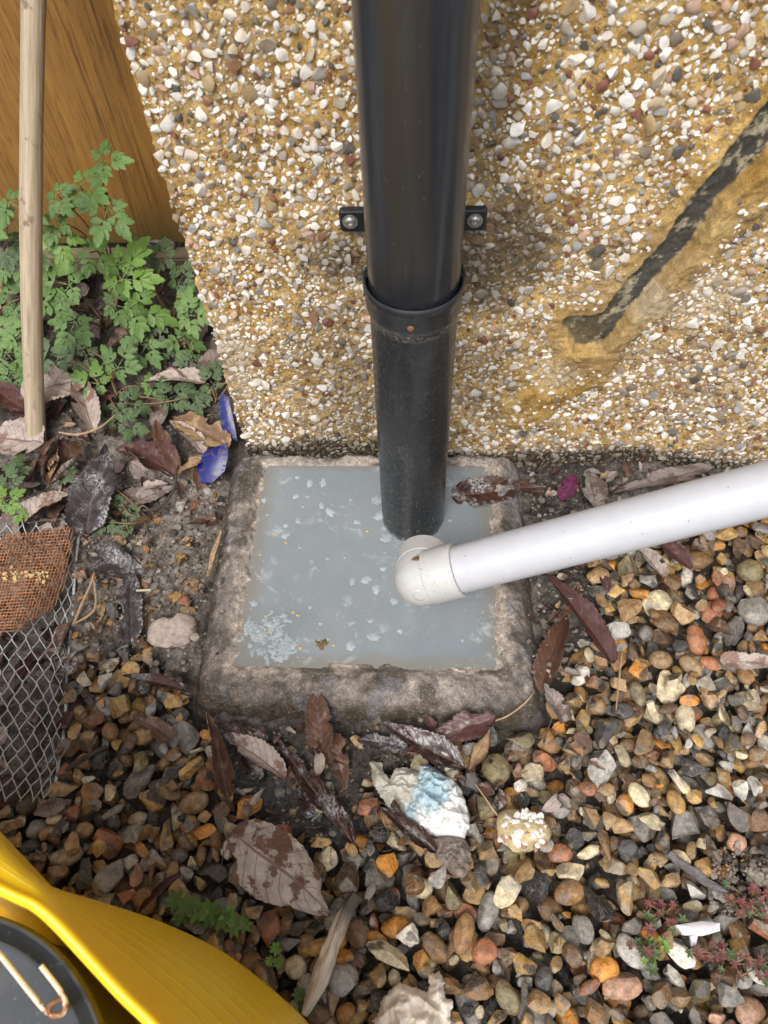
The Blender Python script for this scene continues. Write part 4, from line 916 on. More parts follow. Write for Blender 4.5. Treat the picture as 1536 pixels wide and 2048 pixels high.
# crumbs, grit and rootlets on the mud
SVv, SFf, SCc, n = [], [], [], 0
for kx in range(6800):
    t = kx % 4
    if t == 0: q = G(rng.uniform(150, 460), rng.uniform(940, 1340))
    elif t == 1: q = G(rng.uniform(400, 1120), rng.uniform(1455, 1760))
    elif t == 2: q = G(rng.uniform(1050, 1280), rng.uniform(940, 1460))
    else: q = G(rng.uniform(-50, 480), rng.uniform(500, 1100)) if rng.random() < .6 else G(rng.uniform(1420, 1560), rng.uniform(1690, 1830))
    if (GX0 < q[0] < GX1 and GY0 < q[1] < .0 and rng.random() > .12): continue
    if t in (1, 2) and (float(sdpoly(np.array([q[0]]), np.array([q[1]]), gpoly)[0]) < .004 or (t == 1 and rng.random() < .4)): continue
    if IX0-.004 < q[0] < IX1+.004 and IY0-.004 < q[1] < .0: continue
    if q[0] > XL-.005 and q[1] > -.005: continue
    r_ = rng.lognormal(math.log(.0013), .6); r_ = min(r_, .0058)
    v = stone((r_, r_*rng.uniform(.6, 1), r_*rng.uniform(.4, .8)), ICO1, 4, wob=.2); a = rng.uniform(0, 6.28)
    v = v @ rot(a, rng.normal()*.4).T+(q[0], q[1], hat(q[0], q[1], .0022)+r_*.1)
    g_ = rng.random(); cc = (.16, .13, .108) if g_ < .55 else ((.26, .225, .19) if g_ < .8 else ((.04, .033, .027) if g_ < .93 else (.32, .17, .06)))
    SVv.append(v); SFf.append(ICO1[1]+n); n += len(v); SCc.append(np.tile(np.array(cc)*rng.uniform(.7, 1.3), (len(v), 1)))
tag(mesh('mud_crumbs', np.concatenate(SVv), np.concatenate(SFf), M['crumb'], None, False, np.concatenate(SCc)), kind='stuff')
parts = []
for kx in range(420):
    t = kx % 3
    q = G(rng.uniform(150, 440), rng.uniform(950, 1330)) if t == 0 else (G(rng.uniform(420, 1150), rng.uniform(1460, 1700)) if t == 1 else G(rng.uniform(0, 450), rng.uniform(640, 1060)))
    if GX0 < q[0] < GX1 and GY0 < q[1] < 0 or (q[0] > XL-.01 and q[1] > -.006): continue
    L = rng.uniform(.008, .032); a = rng.uniform(0, 6.28); P = [np.array([q[0], q[1]])]
    for _ in range(5): a += rng.normal()*.5; P.append(P[-1]+L/5*np.array([math.cos(a), math.sin(a)]))
    P = np.array([(x, y, hat(x, y, .002)+rng.uniform(.0005, .004)) for x, y in P])
    parts.append(tube(spline(P, 9), rng.uniform(.00018, .0004), 4, False))
V, F = join(parts); M['root'] = solid('rootlet', (.17, .125, .09), .85, .4, 200)
tag(mesh('rootlets', V, F, M['root']), kind='stuff')

# ================================================================ WILD PLANTS
def green(name, a, b):
    k = Mat(name); p = k.pos(); n1 = k.noise(p, 90, 4); n2 = k.noise(p, 600, 3); oi = k.n('ObjectInfo').outputs['Random']
    c = k.mix(k.math('MULTIPLY', k.math('ADD', oi, k.ramp(n1, [(.3, 0.), (.7, 1.)])), .5), a, b)
    return k.done(c, .55, k.bump(n2, .0004), Subsurface_Weight=0.0, Transmission_Weight=0.0)
M['green'] = green('fern_green', (.046, .100, .018), (.115, .215, .042)); M['greendark'] = green('dull_green', (.032, .066, .020), (.072, .118, .036))
M['greenlite'] = green('young_green', (.09, .185, .028), (.165, .275, .05)); M['stem'] = solid('red_green_stem', (.19, .12, .065), .6, .4, 90); M['redweed'] = green('red_weed', (.16, .02, .028), (.10, .055, .035))
def leaflet(base, dir_, up, L, Wd):
    n_ = 25; v = np.linspace(0, 1, n_); env = np.sin(np.pi*(v*.9+.08)**.72)**.75*(1.1-.35*v); env[-1] = .05; env[0] = .08
    lobe = .5+.5*np.cos(2*np.pi*(v*3.1)); cut = .30+.70*lobe; fine = 1+.09*np.sin(v*2*np.pi*9.3)
    w = Wd/2*env*cut*fine; fwd = .16*lobe*env
    side = np.cross(dir_, up); side /= np.linalg.norm(side)
    mid = base+dir_*(v*L)[:, None]+up*(-.12*L*v**2)[:, None]
    off = dir_*(fwd*L*.6)[:, None]
    l_ = mid+off-side*w[:, None]+up*(w*.18)[:, None]; r_ = mid+off+side*w[:, None]+up*(w*.18)[:, None]
    V = np.stack([l_, mid, r_], 1).reshape(-1, 3); return V, grid_faces(n_, 3)
LOBE_V = np.array([0, .14, .30, .44, .50, .60, .72, .79, .90, 1.]); LOBE_W = np.array([.22, .42, .78, 1., .72, .78, .74, .46, .34, .02])
def lobed(base, dir_, up, L, r):
    """one feathery leaflet: a middle lobe and two pairs of side lobes, each with blunt teeth"""
    side = np.cross(dir_, up); side /= np.linalg.norm(side); parts = []
    for kk, (ang, o, ln, w) in enumerate(((0, .26, .78, .36), (40, .26, .56, .27), (-40, .26, .56, .27), (58, .05, .50, .27), (-58, .05, .50, .27))):
        a = math.radians(ang+r.normal()*5); d = dir_*math.cos(a)+side*math.sin(a); s_ = np.cross(d, up); s_ /= np.linalg.norm(s_); ln_ = L*ln*r.uniform(.88, 1.1)
        mid = base+dir_*(o*L)+d*(LOBE_V*ln_)[:, None]+up*(-.16*ln_*LOBE_V**2+.00012*kk)[:, None]; wd = LOBE_W*L*w/2*1.25
        V = np.stack([mid-s_*wd[:, None]+up*(wd*.22)[:, None]+d*(wd*.25)[:, None], mid, mid+s_*wd[:, None]+up*(wd*.22)[:, None]+d*(wd*.25)[:, None]], 1).reshape(-1, 3); parts.append((V, grid_faces(10, 3)))
    return join(parts)
def fern_leaf(size, seed, parent, mat, pos, heading, tilt, troll):
    r = np.random.default_rng(seed); up = np.array([0, 0, 1.]); parts = []
    for a, sc, b in ((0, 1.05, .24), (66, .86, .15), (-66, .86, .15), (128, .55, .06), (-128, .55, .06)):
        a = math.radians(a+r.normal()*6); d = np.array([math.sin(a), math.cos(a), 0]); d[2] = r.normal()*.1; d /= np.linalg.norm(d)
        L = size*.50*sc*r.uniform(.9, 1.1); parts.append(lobed(d*size*b, d, up, L, r))
        parts.append(leaflet(d*0, d, up, size*b+.001, size*.03))
    V, F = join(parts)
    o = mesh('leaf', V, F, mat); tl = CAM-np.asarray(pos); tl /= np.linalg.norm(tl)
    nz = np.array([0, 0, .75])+tl*np.array([.3, .95, .4])+np.array([troll, tilt-.4, 0])*.8; nz /= np.linalg.norm(nz)      # blades turn to the open, lit side
    hy_ = np.array([-math.sin(heading), math.cos(heading), -.3]); hy_ -= nz*(hy_ @ nz); hy_ /= np.linalg.norm(hy_); hx_ = np.cross(hy_, nz)
    o.matrix_world = Matrix(((hx_[0], hy_[0], nz[0], pos[0]), (hx_[1], hy_[1], nz[1], pos[1]), (hx_[2], hy_[2], nz[2], pos[2]), (0, 0, 0, 1)))
    mw = o.matrix_world.copy(); o.parent = parent; o.matrix_parent_inverse = Matrix.Translation(-Vector(parent.location)); return o
def plant(name, label, cat, base, leaves, group='ferny weeds at the fence'):
    """leaves: (px, py, size px, where: z height or ('y', depth plane), shade)"""
    b = np.asarray(base); root = empty(name, tuple(b)); tag(root, label, cat, group)
    for i, (px, py, s, w, sh) in enumerate(leaves):
        q = W(px, py, w[1]) if isinstance(w, tuple) else G(px, py, w); sz = s*1.12*depth(q)/FPX
        sd_ = int(px*11+py*3); r = np.random.default_rng(sd_)
        o = fern_leaf(sz, sd_, root, M[sh], q, math.atan2(q[1]-b[1], q[0]-b[0])-math.pi/2+r.normal()*.7, r.uniform(.1, .7), r.normal()*.25)
        m = (b+q)/2+(r.normal()*.01, r.normal()*.008, .01)
        V, F = tube(spline([b+(r.normal()*.004, r.normal()*.004, 0), m, q-(0, 0, .0008)], 10)-b, np.linspace(.0013, .0008, 10), 5); mesh('stem', V, quads(F), M['stem'], root)
Y1 = ('y', .285)
plant('wild_plant', 'tallest green ferny weed, rising against the orange fence right of the pole', 'weed', G(225, 540, .03), [(160, 370, 95, Y1, 'green'), (203, 322, 76, ('y', .30), 'green'), (216, 415, 104, ('y', .26), 'green'), (112, 388, 70, ('y', .27), 'green'), (120, 470, 74, ('y', .25), 'greenlite'), (112, 440, 66, ('y', .26), 'green'), (178, 505, 78, ('y', .25), 'green')])
plant('wild_plant', 'green ferny weed at the left edge behind the pole', 'weed', G(10, 640, .03), [(20, 405, 90, ('y', .25), 'green'), (14, 480, 80, .16, 'greendark'), (20, 520, 85, .13, 'green'), (36, 545, 78, .11, 'green'), (-30, 450, 90, ('y', .24), 'green'), (75, 500, 70, .13, 'green')])
plant('wild_plant', 'bright green ferny weed with large leaves in the middle of the plants', 'weed', G(215, 660, .03), [(140, 570, 112, .10, 'green'), (150, 645, 86, .085, 'green'), (243, 560, 124, .11, 'greenlite'), (268, 618, 100, .09, 'green'), (228, 610, 84, .1, 'green'), (240, 525, 60, .12, 'greenlite'), (120, 600, 80, .09, 'green')])
plant('wild_plant', 'dark green ferny weed tucked against the wall edge', 'weed', G(345, 640, .03), [(332, 515, 68, .10, 'greendark'), (357, 565, 74, .09, 'greendark'), (374, 630, 80, .08, 'green'), (303, 640, 66, .07, 'greendark'), (368, 678, 78, .06, 'green'), (385, 720, 60, .05, 'greendark'), (292, 690, 82, .06, 'green'), (365, 600, 66, .085, 'green'), (330, 690, 56, .05, 'greendark'), (280, 520, 56, .08, 'greendark')])
plant('wild_plant', 'low dull green ferny weed in front, between the pole and the pale leaf', 'weed', G(230, 800, .03), [(236, 735, 84, .06, 'green'), (196, 768, 84, .055, 'green'), (173, 712, 84, .06, 'greendark'), (120, 715, 86, .06, 'greendark'), (250, 805, 66, .05, 'greendark'), (250, 848, 60, .05, 'greendark'), (335, 800, 78, .045, 'greendark'), (300, 775, 56, .045, 'green'), (380, 792, 60, .045, 'greendark'), (215, 820, 56, .045, 'greendark'), (160, 690, 70, .065, 'greendark')])
plant('wild_plant', 'green ferny weed at the left edge beside the middle of the pole', 'weed', G(-10, 720, .03), [(18, 605, 96, .09, 'green'), (42, 672, 74, .07, 'green'), (12, 705, 82, .06, 'green'), (22, 745, 64, .05, 'green'), (-30, 660, 90, .08, 'green'), (30, 640, 60, .07, 'green')])
plant('wild_plant', 'greyish withered ferny weed at the wall corner', 'weed', G(430, 800, .035), [(428, 770, 56, .05, 'greendark'), (415, 790, 44, .045, 'greendark'), (440, 745, 44, .05, 'greendark')])
plant('wild_plant', 'small bright green weed at the left edge above the orange mesh', 'weed', G(-5, 1010, .04), [(18, 970, 52, .06, 'greendark'), (8, 1005, 60, .06, 'greenlite'), (38, 1022, 36, .055, 'greenlite'), (30, 945, 50, .055, 'greendark')])
plant('wild_plant', 'small sprig of pale green leaves on the mud right of the blackish leaf', 'weed', G(300, 1040, .035), [(218, 1042, 44, .05, 'greendark'), (272, 1025, 34, .05, 'greendark'), (242, 1003, 32, .05, 'greendark'), (256, 1058, 36, .045, 'greendark'), (140, 948, 48, .05, 'greendark')])
def whorl(root, q, size, n_, mat, seed):
    r = np.random.default_rng(seed); parts = []; b = np.asarray(root.location)
    for i in range(n_):
        a = i*2*np.pi/n_+r.normal()*.15; d = np.array([math.cos(a), math.sin(a), r.uniform(.05, .5)]); d /= np.linalg.norm(d); s = np.cross(d, (0, 0, 1.)); s /= np.linalg.norm(s)
        v = np.linspace(0, 1, 6); w = size*.11*np.array([.25, .7, 1., .95, .6, .05]); mid = d*(v*size*.5)[:, None]-np.array([0, 0, 1.])*(v**2*size*.06)[:, None]
        V = np.stack([mid-s*w[:, None], mid-np.array([0, 0, .0003]), mid+s*w[:, None]], 1).reshape(-1, 3); parts.append((V, grid_faces(6, 3)))
    V, F = join(parts); mesh('leaf_whorl', V+np.asarray(q)-b, F, M[mat], root)
def weed(label, base, wl, mat, n_=7, group='small weeds in the gravel', name='small_weed'):
    b = np.array(G(*base, .036)); root = empty(name, tuple(b)); tag(root, label, 'weed', group)
    for i, (px, py, s, dz) in enumerate(wl):
        q = G(px, py, .04+dz); whorl(root, q, s*depth(q)/FPX, n_, mat if isinstance(mat, str) else mat[i % len(mat)], int(px+py*3))
        V, F = tube(spline([b+(0, 0, -.006), (b+q)/2+(0, 0, .003), q], 8)-b, .0006, 5); mesh('stem', V, quads(F), M['stem'], root)
weed('green whorled weed growing in the gravel at the edge of the yellow tub', (430, 1850), [(352, 1802, 50, .012), (372, 1815, 56, .014), (395, 1822, 54, .01), (362, 1830, 44, .008), (420, 1825, 60, .01), (440, 1838, 52, .008), (455, 1828, 44, .008), (470, 1852, 48, .006), (400, 1840, 40, .004), (490, 1850, 36, .006)], ['green', 'green', 'greenlite', 'green'])
weed('tiny green weed beside the lower end of the driftwood', (605, 2005), [(598, 1990, 34, .01), (622, 2010, 34, .008), (606, 2008, 30, .006)], 'green', 8)
weed('tiny pale green weed left of the round cream stone', (545, 1930), [(552, 1898, 30, .012), (540, 1922, 24, .01), (556, 1925, 26, .006)], 'greenlite', 8)
for j, (bx_, by_, lab, w) in enumerate([(1325, 1830, 'crimson feathery weed left of the plastic shard', 50), (1500, 1800, 'crimson feathery weed near the right edge above the plastic shard', 60), (1440, 1910, 'reddish weed right of the white rusty flint', 60), (1520, 1930, 'bright pink-red weed at the right edge near the bottom', 40), (1305, 1900, 'green and red moss-like weed left of the white rusty flint', 44)]):
    r = np.random.default_rng(j+5); wl = [(bx_+r.normal()*w*.55, by_+r.normal()*w*.35, r.uniform(16, 30), r.uniform(.0, .012)) for _ in range(16)]
    weed(lab, (bx_, by_), wl, ['redweed', 'redweed', 'greendark'] if j < 4 else ['greendark', 'greenlite', 'redweed'], 6, 'red weeds in the gravel', 'red_weed')

# ================================================================ WIRE LATH AND ORANGE MESH
M['zinc'] = solid('galvanised_wire', (.50, .52, .52), .5, .4, 260, Metallic=.15)
M['orange'] = solid('orange_fibre', (.44, .20, .095), .75, .55, 160)
EG = np.array([(1040, 163), (1120, 152), (1200, 150), (1260, 142), (1330, 136), (1400, 133), (1480, 128), (1550, 116), (1620, 96)], float)
def lath_pt(k_, py):
    xe = np.interp(py, EG[:, 0], EG[:, 1]); s = (10*k_ if k_ < 4 else 40+14.2*(k_-4)); px = xe-s
    z = .030+.055*math.sin(min(max(s, 0)/230, 1)*1.9)*(.75+.25*math.sin(py/170)); return G(px, py, z)
lath = empty('wire_lath', tuple(G(60, 1400, .02))); tag(lath, 'sheet of galvanised diamond wire lath lying at the left edge', 'wire mesh')
b = np.asarray(lath.location); rows = np.arange(1048, 1618, 23.)
for k_ in range(1, 23):
    P = []
    r = np.random.default_rng(k_)
    for j, py in enumerate(rows):
        o_ = .46 if (j+k_) % 2 else -.46
        y_ = py+r.normal()*1.5
        P.append(lath_pt(max(k_+o_+r.normal()*.10, .1), y_-3.)); P.append(lath_pt(max(k_+o_+r.normal()*.10, .1), y_+3.))
    P = np.array(P)+np.array([0, 0, .0006])*((k_ % 2)*2-1)
    V, F = tube(P-b, .00062, 5, True, .8); mesh('strand', V, quads(F), M['zinc'], lath)
P = np.array([lath_pt(.15+.12*math.sin(py/26), py) for py in np.arange(1046, 1600, 7)]); V, F = tube(P-b, .0017, 6, True, .5); mesh('edge_strip', V, quads(F), M['zinc'], lath)
OP = [(20, 1062), (148, 1050), (140, 1110), (130, 1165), (108, 1215), (45, 1258), (-90, 1290), (-90, 1120)]
ox = np.array(OP, float)
def op(px, py):
    s = np.interp(py, EG[:, 0], EG[:, 1])-px
    z = .036+.055*math.sin(min(max(s, 0)/230, 1)*1.9)*(.75+.25*math.sin(py/170))+.004*math.sin(px*.05+py*.03); return G(px, py, z)
om = empty('orange_mesh', tuple(op(60, 1160))); tag(om, 'torn piece of fine orange plastic mesh lying on the wire lath', 'mesh'); b = np.asarray(om.location)
for fam, (dx, dy, nx, ny) in enumerate([(.27, -.96, 1., -.06), (1., -.06, -.27, .96)]):
    parts = []
    for s in np.arange(-260, 260, 6.6):
        run = []
        for t in np.arange(-280, 281, 10.):
            px, py = 40+nx*s+dx*t, 1170+ny*s+dy*t
            if sdpoly(np.array([px]), np.array([py]), OP)[0] < 3*math.sin(s): run.append(op(px, py)+np.array([0, 0, .0003 if (int(s/6.6)+int(t/10)) % 2 else -.0003]))
            else:
                if len(run) > 2: parts.append(tube(np.array(run)-b, .00062, 4, False))
                run = []
        if len(run) > 2: parts.append(tube(np.array(run)-b, .00062, 4, False))
    V, F = join(parts); tag(mesh('weft_threads' if fam else 'warp_threads', V, F, M['orange'], om), kind='stuff')
SVv, SFf, SCc, n = [], [], [], 0
for kx in range(150):
    px, py = (rng.normal(60, 40), rng.normal(1100, 22)) if kx < 95 else (rng.normal(*((30, 14) if kx % 2 else (76, 12))), rng.normal(1150, 6))
    if sdpoly(np.array([px]), np.array([py]), OP)[0] > 0: continue
    r_ = rng.uniform(.0006, .0022); v = stone((r_*1.6, r_, r_*.6), ICO1, 3, wob=.3) @ rot(rng.uniform(0, 6.28), rng.normal()*.4).T+op(px, py)+(0, 0, .001)-b
    cc = np.array((.2, .11, .07) if kx < 95 else (.55, .4, .2))*rng.uniform(.6, 1.3); SVv.append(v); SFf.append(ICO1[1]+n); n += len(v); SCc.append(np.tile(cc, (len(v), 1)))
tag(mesh('crumbs', np.concatenate(SVv), np.concatenate(SFf), M['crumb'], om, False, np.concatenate(SCc)), kind='stuff')

# ================================================================ SMALL LITTER
def lump(name, px, py, wx, wy, hz, mat, cols, ang=0, lobes=1, seed=0, rough=.25, sc=90, label=None, cat=None, group=None, z=None):
    q = G(px, py, .036); s = depth(q)/FPX/2; a, b_ = wx*s, wy*s; V = ICO3[0].copy()
    V = V*(1+rough*(fbm(V[:, 0]*1.3+seed, V[:, 1]*1.3, V[:, 2]*1.3, s=seed, o=5, g=.6)-.5)*2)[:, None]
    for _ in range(5):
        n_ = np.random.default_rng(seed+_).normal(size=3); n_ /= np.linalg.norm(n_); V -= np.maximum(V @ n_-.72, 0)[:, None]*n_*.9
    V = V*np.array([a, b_, hz])
    if lobes == 2: V[:, 1] *= 1-.28*np.exp(-((V[:, 0]/a-.05)/.18)**2); V[:, 2] *= 1-.35*np.exp(-((V[:, 0]/a-.05)/.16)**2)
    V = V @ rot(ang).T; f_ = fbm(V[:, 0]*sc*2, V[:, 1]*sc*2, V[:, 2]*sc*2, s=seed+3)[:, None]
    o = mesh(name, V, ICO3[1], mat, None, True, lerp(cols[0], cols[1], np.clip(f_*2-.5, 0, 1)), sharp=45, loc=(q[0], q[1], (z if z is not None else hat(q[0], q[1]))+hz*.45)); return tag(o, label, cat, group)
lump('porous_stone', 346, 1266, 100, 84, .013, M['chalk'], ((.30, .24, .21), (.56, .47, .42)), .3, 2, 4, .32, 90, 'pale pinkish porous two-lobed stone lying left of the drain', 'stone')
ch = lump('render_chunk', 1042, 1665, 112, 82, .013, M['chalk'], ((.36, .28, .14), (.56, .46, .27)), -.1, 1, 9, .2, 90, 'fallen chunk of yellow render with white stones stuck on top, in the gravel', 'rubble')
r = np.random.default_rng(3)
for kx in range(75):
    dx, dy = r.uniform(-.9, .9), r.uniform(-.9, .9)
    if dx*dx+dy*dy > .82: continue
    s = depth(ch.location)/FPX/2; rr_ = r.uniform(.0016, .0056)
    v = stone((rr_, rr_*r.uniform(.6, 1.), rr_*.5), ICO2, 11, .36, .8, .12) @ rot(r.uniform(0, 6.28), r.normal()*.3).T; cc = np.array((.68, .66, .62) if r.random() < .75 else (.35, .2, .15))
    mesh('dash_stone', v, ICO2[1], M['dash'], ch, True, np.tile((*cc, r.random()), (len(v), 1)), sharp=30, loc=(dx*112*s, dy*82*s, .0122*math.sqrt(max(1-dx*dx-dy*dy, .05))*.86))
def crumple(name, outline, z0, puff, mat, label, cat, seed, fine=1., n_=64, colf=None):
    P = np.array([G(*q, .04)[:2] for q in outline]); x0, y0 = P.min(0); x1, y1 = P.max(0); c0 = P.mean(0)
    xs_ = np.linspace(x0, x1, n_); ys_ = np.linspace(y0, y1, n_); X_, Y_ = np.meshgrid(xs_, ys_); d = -sdpoly(X_+(fbm(X_*150, Y_*150, s=seed)-.5)*.006, Y_, [tuple(q) for q in P])
    w = (x1-x0)*.25; h = puff*np.sqrt(np.clip(d/w, 0, 1))
    a1 = 1-np.abs(2*fbm(X_*70*fine, Y_*70*fine, s=seed+1, o=2)-1)*2; a2 = 1-np.abs(2*fbm(X_*190*fine, Y_*190*fine, s=seed+2, o=2)-1)*2; a3 = 1-np.abs(2*vn(X_*55+Y_*90, Y_*55-X_*80, s=seed+6)-1)*2
    zz = z0+h*(.75+.35*a1)+.0022*a2*ss(0, .006, d)+.0035*a3*ss(0, .008, d); idx = -np.ones(X_.shape, int); ok = d > -.0005; idx[ok] = np.arange(ok.sum())
    V = np.column_stack([X_[ok]-c0[0], Y_[ok]-c0[1], zz[ok]-z0]); F = []
    for i in range(n_-1):
        for j in range(n_-1):
            f = (idx[i, j], idx[i, j+1], idx[i+1, j+1], idx[i+1, j])
            if min(f) >= 0: F.append(f)
    m = len(V); Vb = V.copy(); Vb[:, 2] -= .0006; F = F+[tuple(x+m for x in f[::-1]) for f in F]
    col = colf(X_[ok], Y_[ok]) if colf else None
    o = mesh(name, np.concatenate([V, Vb]), [tuple(int(x) for x in f) for f in F], mat, None, True, np.concatenate([col, col]) if col is not None else None, sharp=24, loc=(c0[0], c0[1], z0)); return tag(o, label, cat) if label else o
M['paper'] = attr_mat('crumpled_paper', .6, 420, .14, .0004)
def colfoil(x, y):
    q = G(855, 1570, .05); bl = 1-ss(.010, .030, np.hypot(x-q[0], y-q[1])+(fbm(x*140, y*140, s=5)-.5)*.018)
    bl = np.maximum(bl, .8*(1-ss(.006, .014, np.hypot(x-G(810, 1625, .05)[0], y-G(810, 1625, .05)[1])+(fbm(x*140, y*140, s=6)-.5)*.012)))
    c = lerp((.74, .74, .73), (.30, .48, .56), bl[:, None]*.85); return lerp(c, (.16, .24, .32), (ss(.6, .7, fbm(x*260, y*260, s=8))*bl)[:, None]*.7)
foil = crumple('crumpled_wrapper', [(835, 1530), (858, 1528), (885, 1548), (905, 1555), (925, 1580), (938, 1620), (938, 1655), (928, 1678), (880, 1672), (840, 1668), (810, 1640), (795, 1620), (815, 1580), (832, 1560)], hat(*G(860, 1600, .04)[:2])+.004, .014, M['paper'], 'crumpled white and blue foil wrapper lying in the gravel in front of the drain', 'litter', 3, 1.2, 72, colfoil)
wl = crumple('torn_lining', [(740, 1522), (760, 1524), (778, 1560), (790, 1535), (815, 1535), (840, 1545), (850, 1570), (820, 1620), (800, 1635), (770, 1610), (745, 1570)], hat(*G(790, 1570, .04)[:2])+.003, .008, M['paper'], None, None, 13, 1., 52, lambda x, y: lerp((.50, .48, .43), (.36, .34, .27), ss(.45, .65, fbm(x*120, y*120, s=2))[:, None]))
adopt(wl, foil)
crumple('crumpled_tissue', [(745, 2040), (770, 1990), (800, 1965), (830, 1975), (855, 1985), (858, 1950), (880, 1942), (892, 1965), (888, 1995), (905, 2000), (905, 2050), (890, 2110), (820, 2130), (755, 2100)], hat(*G(820, 2030, .04)[:2])+.003, .012, M['paper'], 'crumpled beige tissue lying on the gravel at the bottom edge', 'litter', 23, .8, 64, lambda x, y: lerp((.60, .53, .45), (.74, .67, .58), ss(.4, .7, fbm(x*90, y*90, s=4))[:, None]))
crumple('wet_tissue', [(866, 1678), (900, 1672), (930, 1680), (945, 1700), (940, 1740), (925, 1760), (900, 1745), (872, 1715)], hat(*G(905, 1710, .04)[:2])+.003, .006, M['paper'], 'grey-brown shred of sodden paper under the foil wrapper', 'litter', 33, 1.3, 44, lambda x, y: lerp((.15, .12, .10), (.25, .21, .18), ss(.4, .7, fbm(x*200, y*200, s=4))[:, None]))
# driftwood
k = Mat('driftwood'); lc = k.obj(); st = k.scale(lc, (1, 1, .05)); n1 = k.noise(st, 260, 5, .65, dist=.6); n2 = k.noise(st, 90, 4); z_ = k.n('SeparateXYZ', {'Vector': lc}).outputs[2]
c = k.mix(k.ramp(n1, [(.3, 0.), (.6, 1.)]), (.24, .17, .11), (.66, .57, .46)); c = k.mix(k.math('MULTIPLY', k.ramp(k.math('ADD', z_, k.math('MULTIPLY', n2, .04)), [(.075, 0.), (.1, 1.)]), .92), c, (.028, .018, .015))
M['drift'] = k.done(c, .75, k.bump(n1, .0015))
def stick(name, pts, rads, mat, label, cat, zz=None, flat=1., n_=10, group=None, wob=.15, lift=.004):
    P = np.array([G(px, py, .045) for px, py in pts]);
    for i in range(len(P)): P[i][2] = (zz[i] if zz else hat(P[i][0], P[i][1], .004)+lift)
    s = depth(P[0])/FPX/2; m = len(pts)*7; Q = spline(P, m); R = np.interp(np.linspace(0, 1, m), np.linspace(0, 1, len(rads)), rads)*s
    d = (P[-1]-P[0]); Lh = np.linalg.norm(d); d /= Lh; q = Vector(d).to_track_quat('Z', 'Y'); Mi = np.array(q.to_matrix()).T
    V, F = tube((Q-P[0]) @ Mi.T, R, n_, True, flat); th = np.arange(len(V)) % n_
    V[:, :2] += (fbm(V[:, 0]*300+th*3.1, V[:, 1]*300, V[:, 2]*22, s=int(P[0][0]*1e4) % 99)-.5)[:, None]*wob*R.mean()*2
    o = mesh(name, V, quads(F), mat, sharp=40); o.location = P[0]; o.rotation_euler = q.to_euler(); return tag(o, label, cat, group)
stick('driftwood_stick', [(612, 2030), (640, 1960), (668, 1885), (690, 1830), (715, 1790)], [16, 44, 44, 40, 34], M['drift'], 'bleached split piece of driftwood, dark at its upper end, on the gravel', 'wood', None, .8, 12, None, .3, .015)
M['bark'] = solid('grey_bark', (.15, .135, .14), .85, .6, 420, .001)
stick('split_bark', [(1335, 1705), (1385, 1735), (1425, 1765), (1458, 1785)], [18, 30, 32, 20], M['bark'], 'grey piece of split bark lying in the right gravel', 'wood', None, .4, 12, None, .6, .006)
M['tanbark'] = solid('tan_bark', (.36, .26, .15), .85, .5, 420, .0008)
stick('bark_strip', [(418, 1155), (432, 1120), (442, 1090), (447, 1068)], [8, 20, 20, 6], M['tanbark'], 'tan ragged strip of bark leaning on the left drain rim', 'wood', [.047, .053, .055, .057], .4, 10, None, .7)
M['twig'] = solid('dark_twig', (.06, .042, .034), .8, .5, 200); M['straw'] = solid('dry_straw', (.36, .25, .15), .7, .35, 200)
stick('twig', [(128, 1538), (165, 1515), (212, 1492)], [9, 12, 8], M['twig'], 'short dark twig lying on the gravel beside the wire lath', 'twig', None, 1, 7)
stick('dry_stem', [(128, 880), (165, 884), (205, 872), (238, 846)], [3, 5, 5, 2], M['straw'], 'thin tan bent stem lying on the leaves right of the pole', 'stem', [.06]*4, 1, 6)
stick('dry_stem', [(138, 1245), (160, 1210), (182, 1170), (190, 1148)], [6, 7, 5, 3], M['straw'], 'straight tan stem leaning at the edge of the wire lath', 'stem', [.035, .042, .046, .048], 1, 6)
stick('dry_stem', [(145, 1240), (180, 1225), (192, 1205), (188, 1160)], [5, 5, 5, 3], M['straw'], 'looped tan stem at the edge of the wire lath', 'stem', [.037, .042, .045, .046], 1, 6)
stick('dry_stem', [(135, 1452), (185, 1410), (215, 1385)], [2, 4, 3], M['twig'], 'thin curved leaf stalk lying on the left gravel', 'stem', None, 1, 5, None, .1, .008)
stick('dry_stem', [(1232, 1420), (1238, 1350), (1246, 1295)], [2, 4, 2], M['straw'], 'thin upright brown stem on the gravel right of the drain', 'stem', None, 1, 5, None, .1, .008)
stick('dry_stem', [(950, 1570), (985, 1620), (1020, 1660)], [2, 4, 2], M['straw'], 'thin brown stem between the foil and the render chunk', 'stem', None, 1, 5, None, .1, .010)
stick('dry_stem', [(965, 1448), (1010, 1438), (1045, 1415), (1062, 1395)], [3, 4, 4, 2], M['straw'], 'pale root lying on the front right edge of the drain', 'stem', [.045, .052, .056, .056], 1, 5)
stick('dry_stem', [(190, 1010), (300, 1020), (345, 985), (355, 940)], [3, 6, 6, 3], M['twig'], 'grey curved twig on the mud right of the blackish leaf', 'stem', [.05, .045, .045, .05], 1, 6)
stick('wood_chip', [(378, 1500), (402, 1494)], [14, 14], solid('pale_wood', (.5, .46, .3), .7, .2), 'small pale wood chip in the mud left of the drain corner', 'chip', None, .5, 6, None, .05)
stick('wood_chip', [(274, 1184), (304, 1183)], [6, 8], solid('pale_green_wood', (.55, .54, .4), .7, .2), 'tiny pale chip on the dark leaf left of the drain', 'chip', [.048, .048], .5, 6, None, .05)
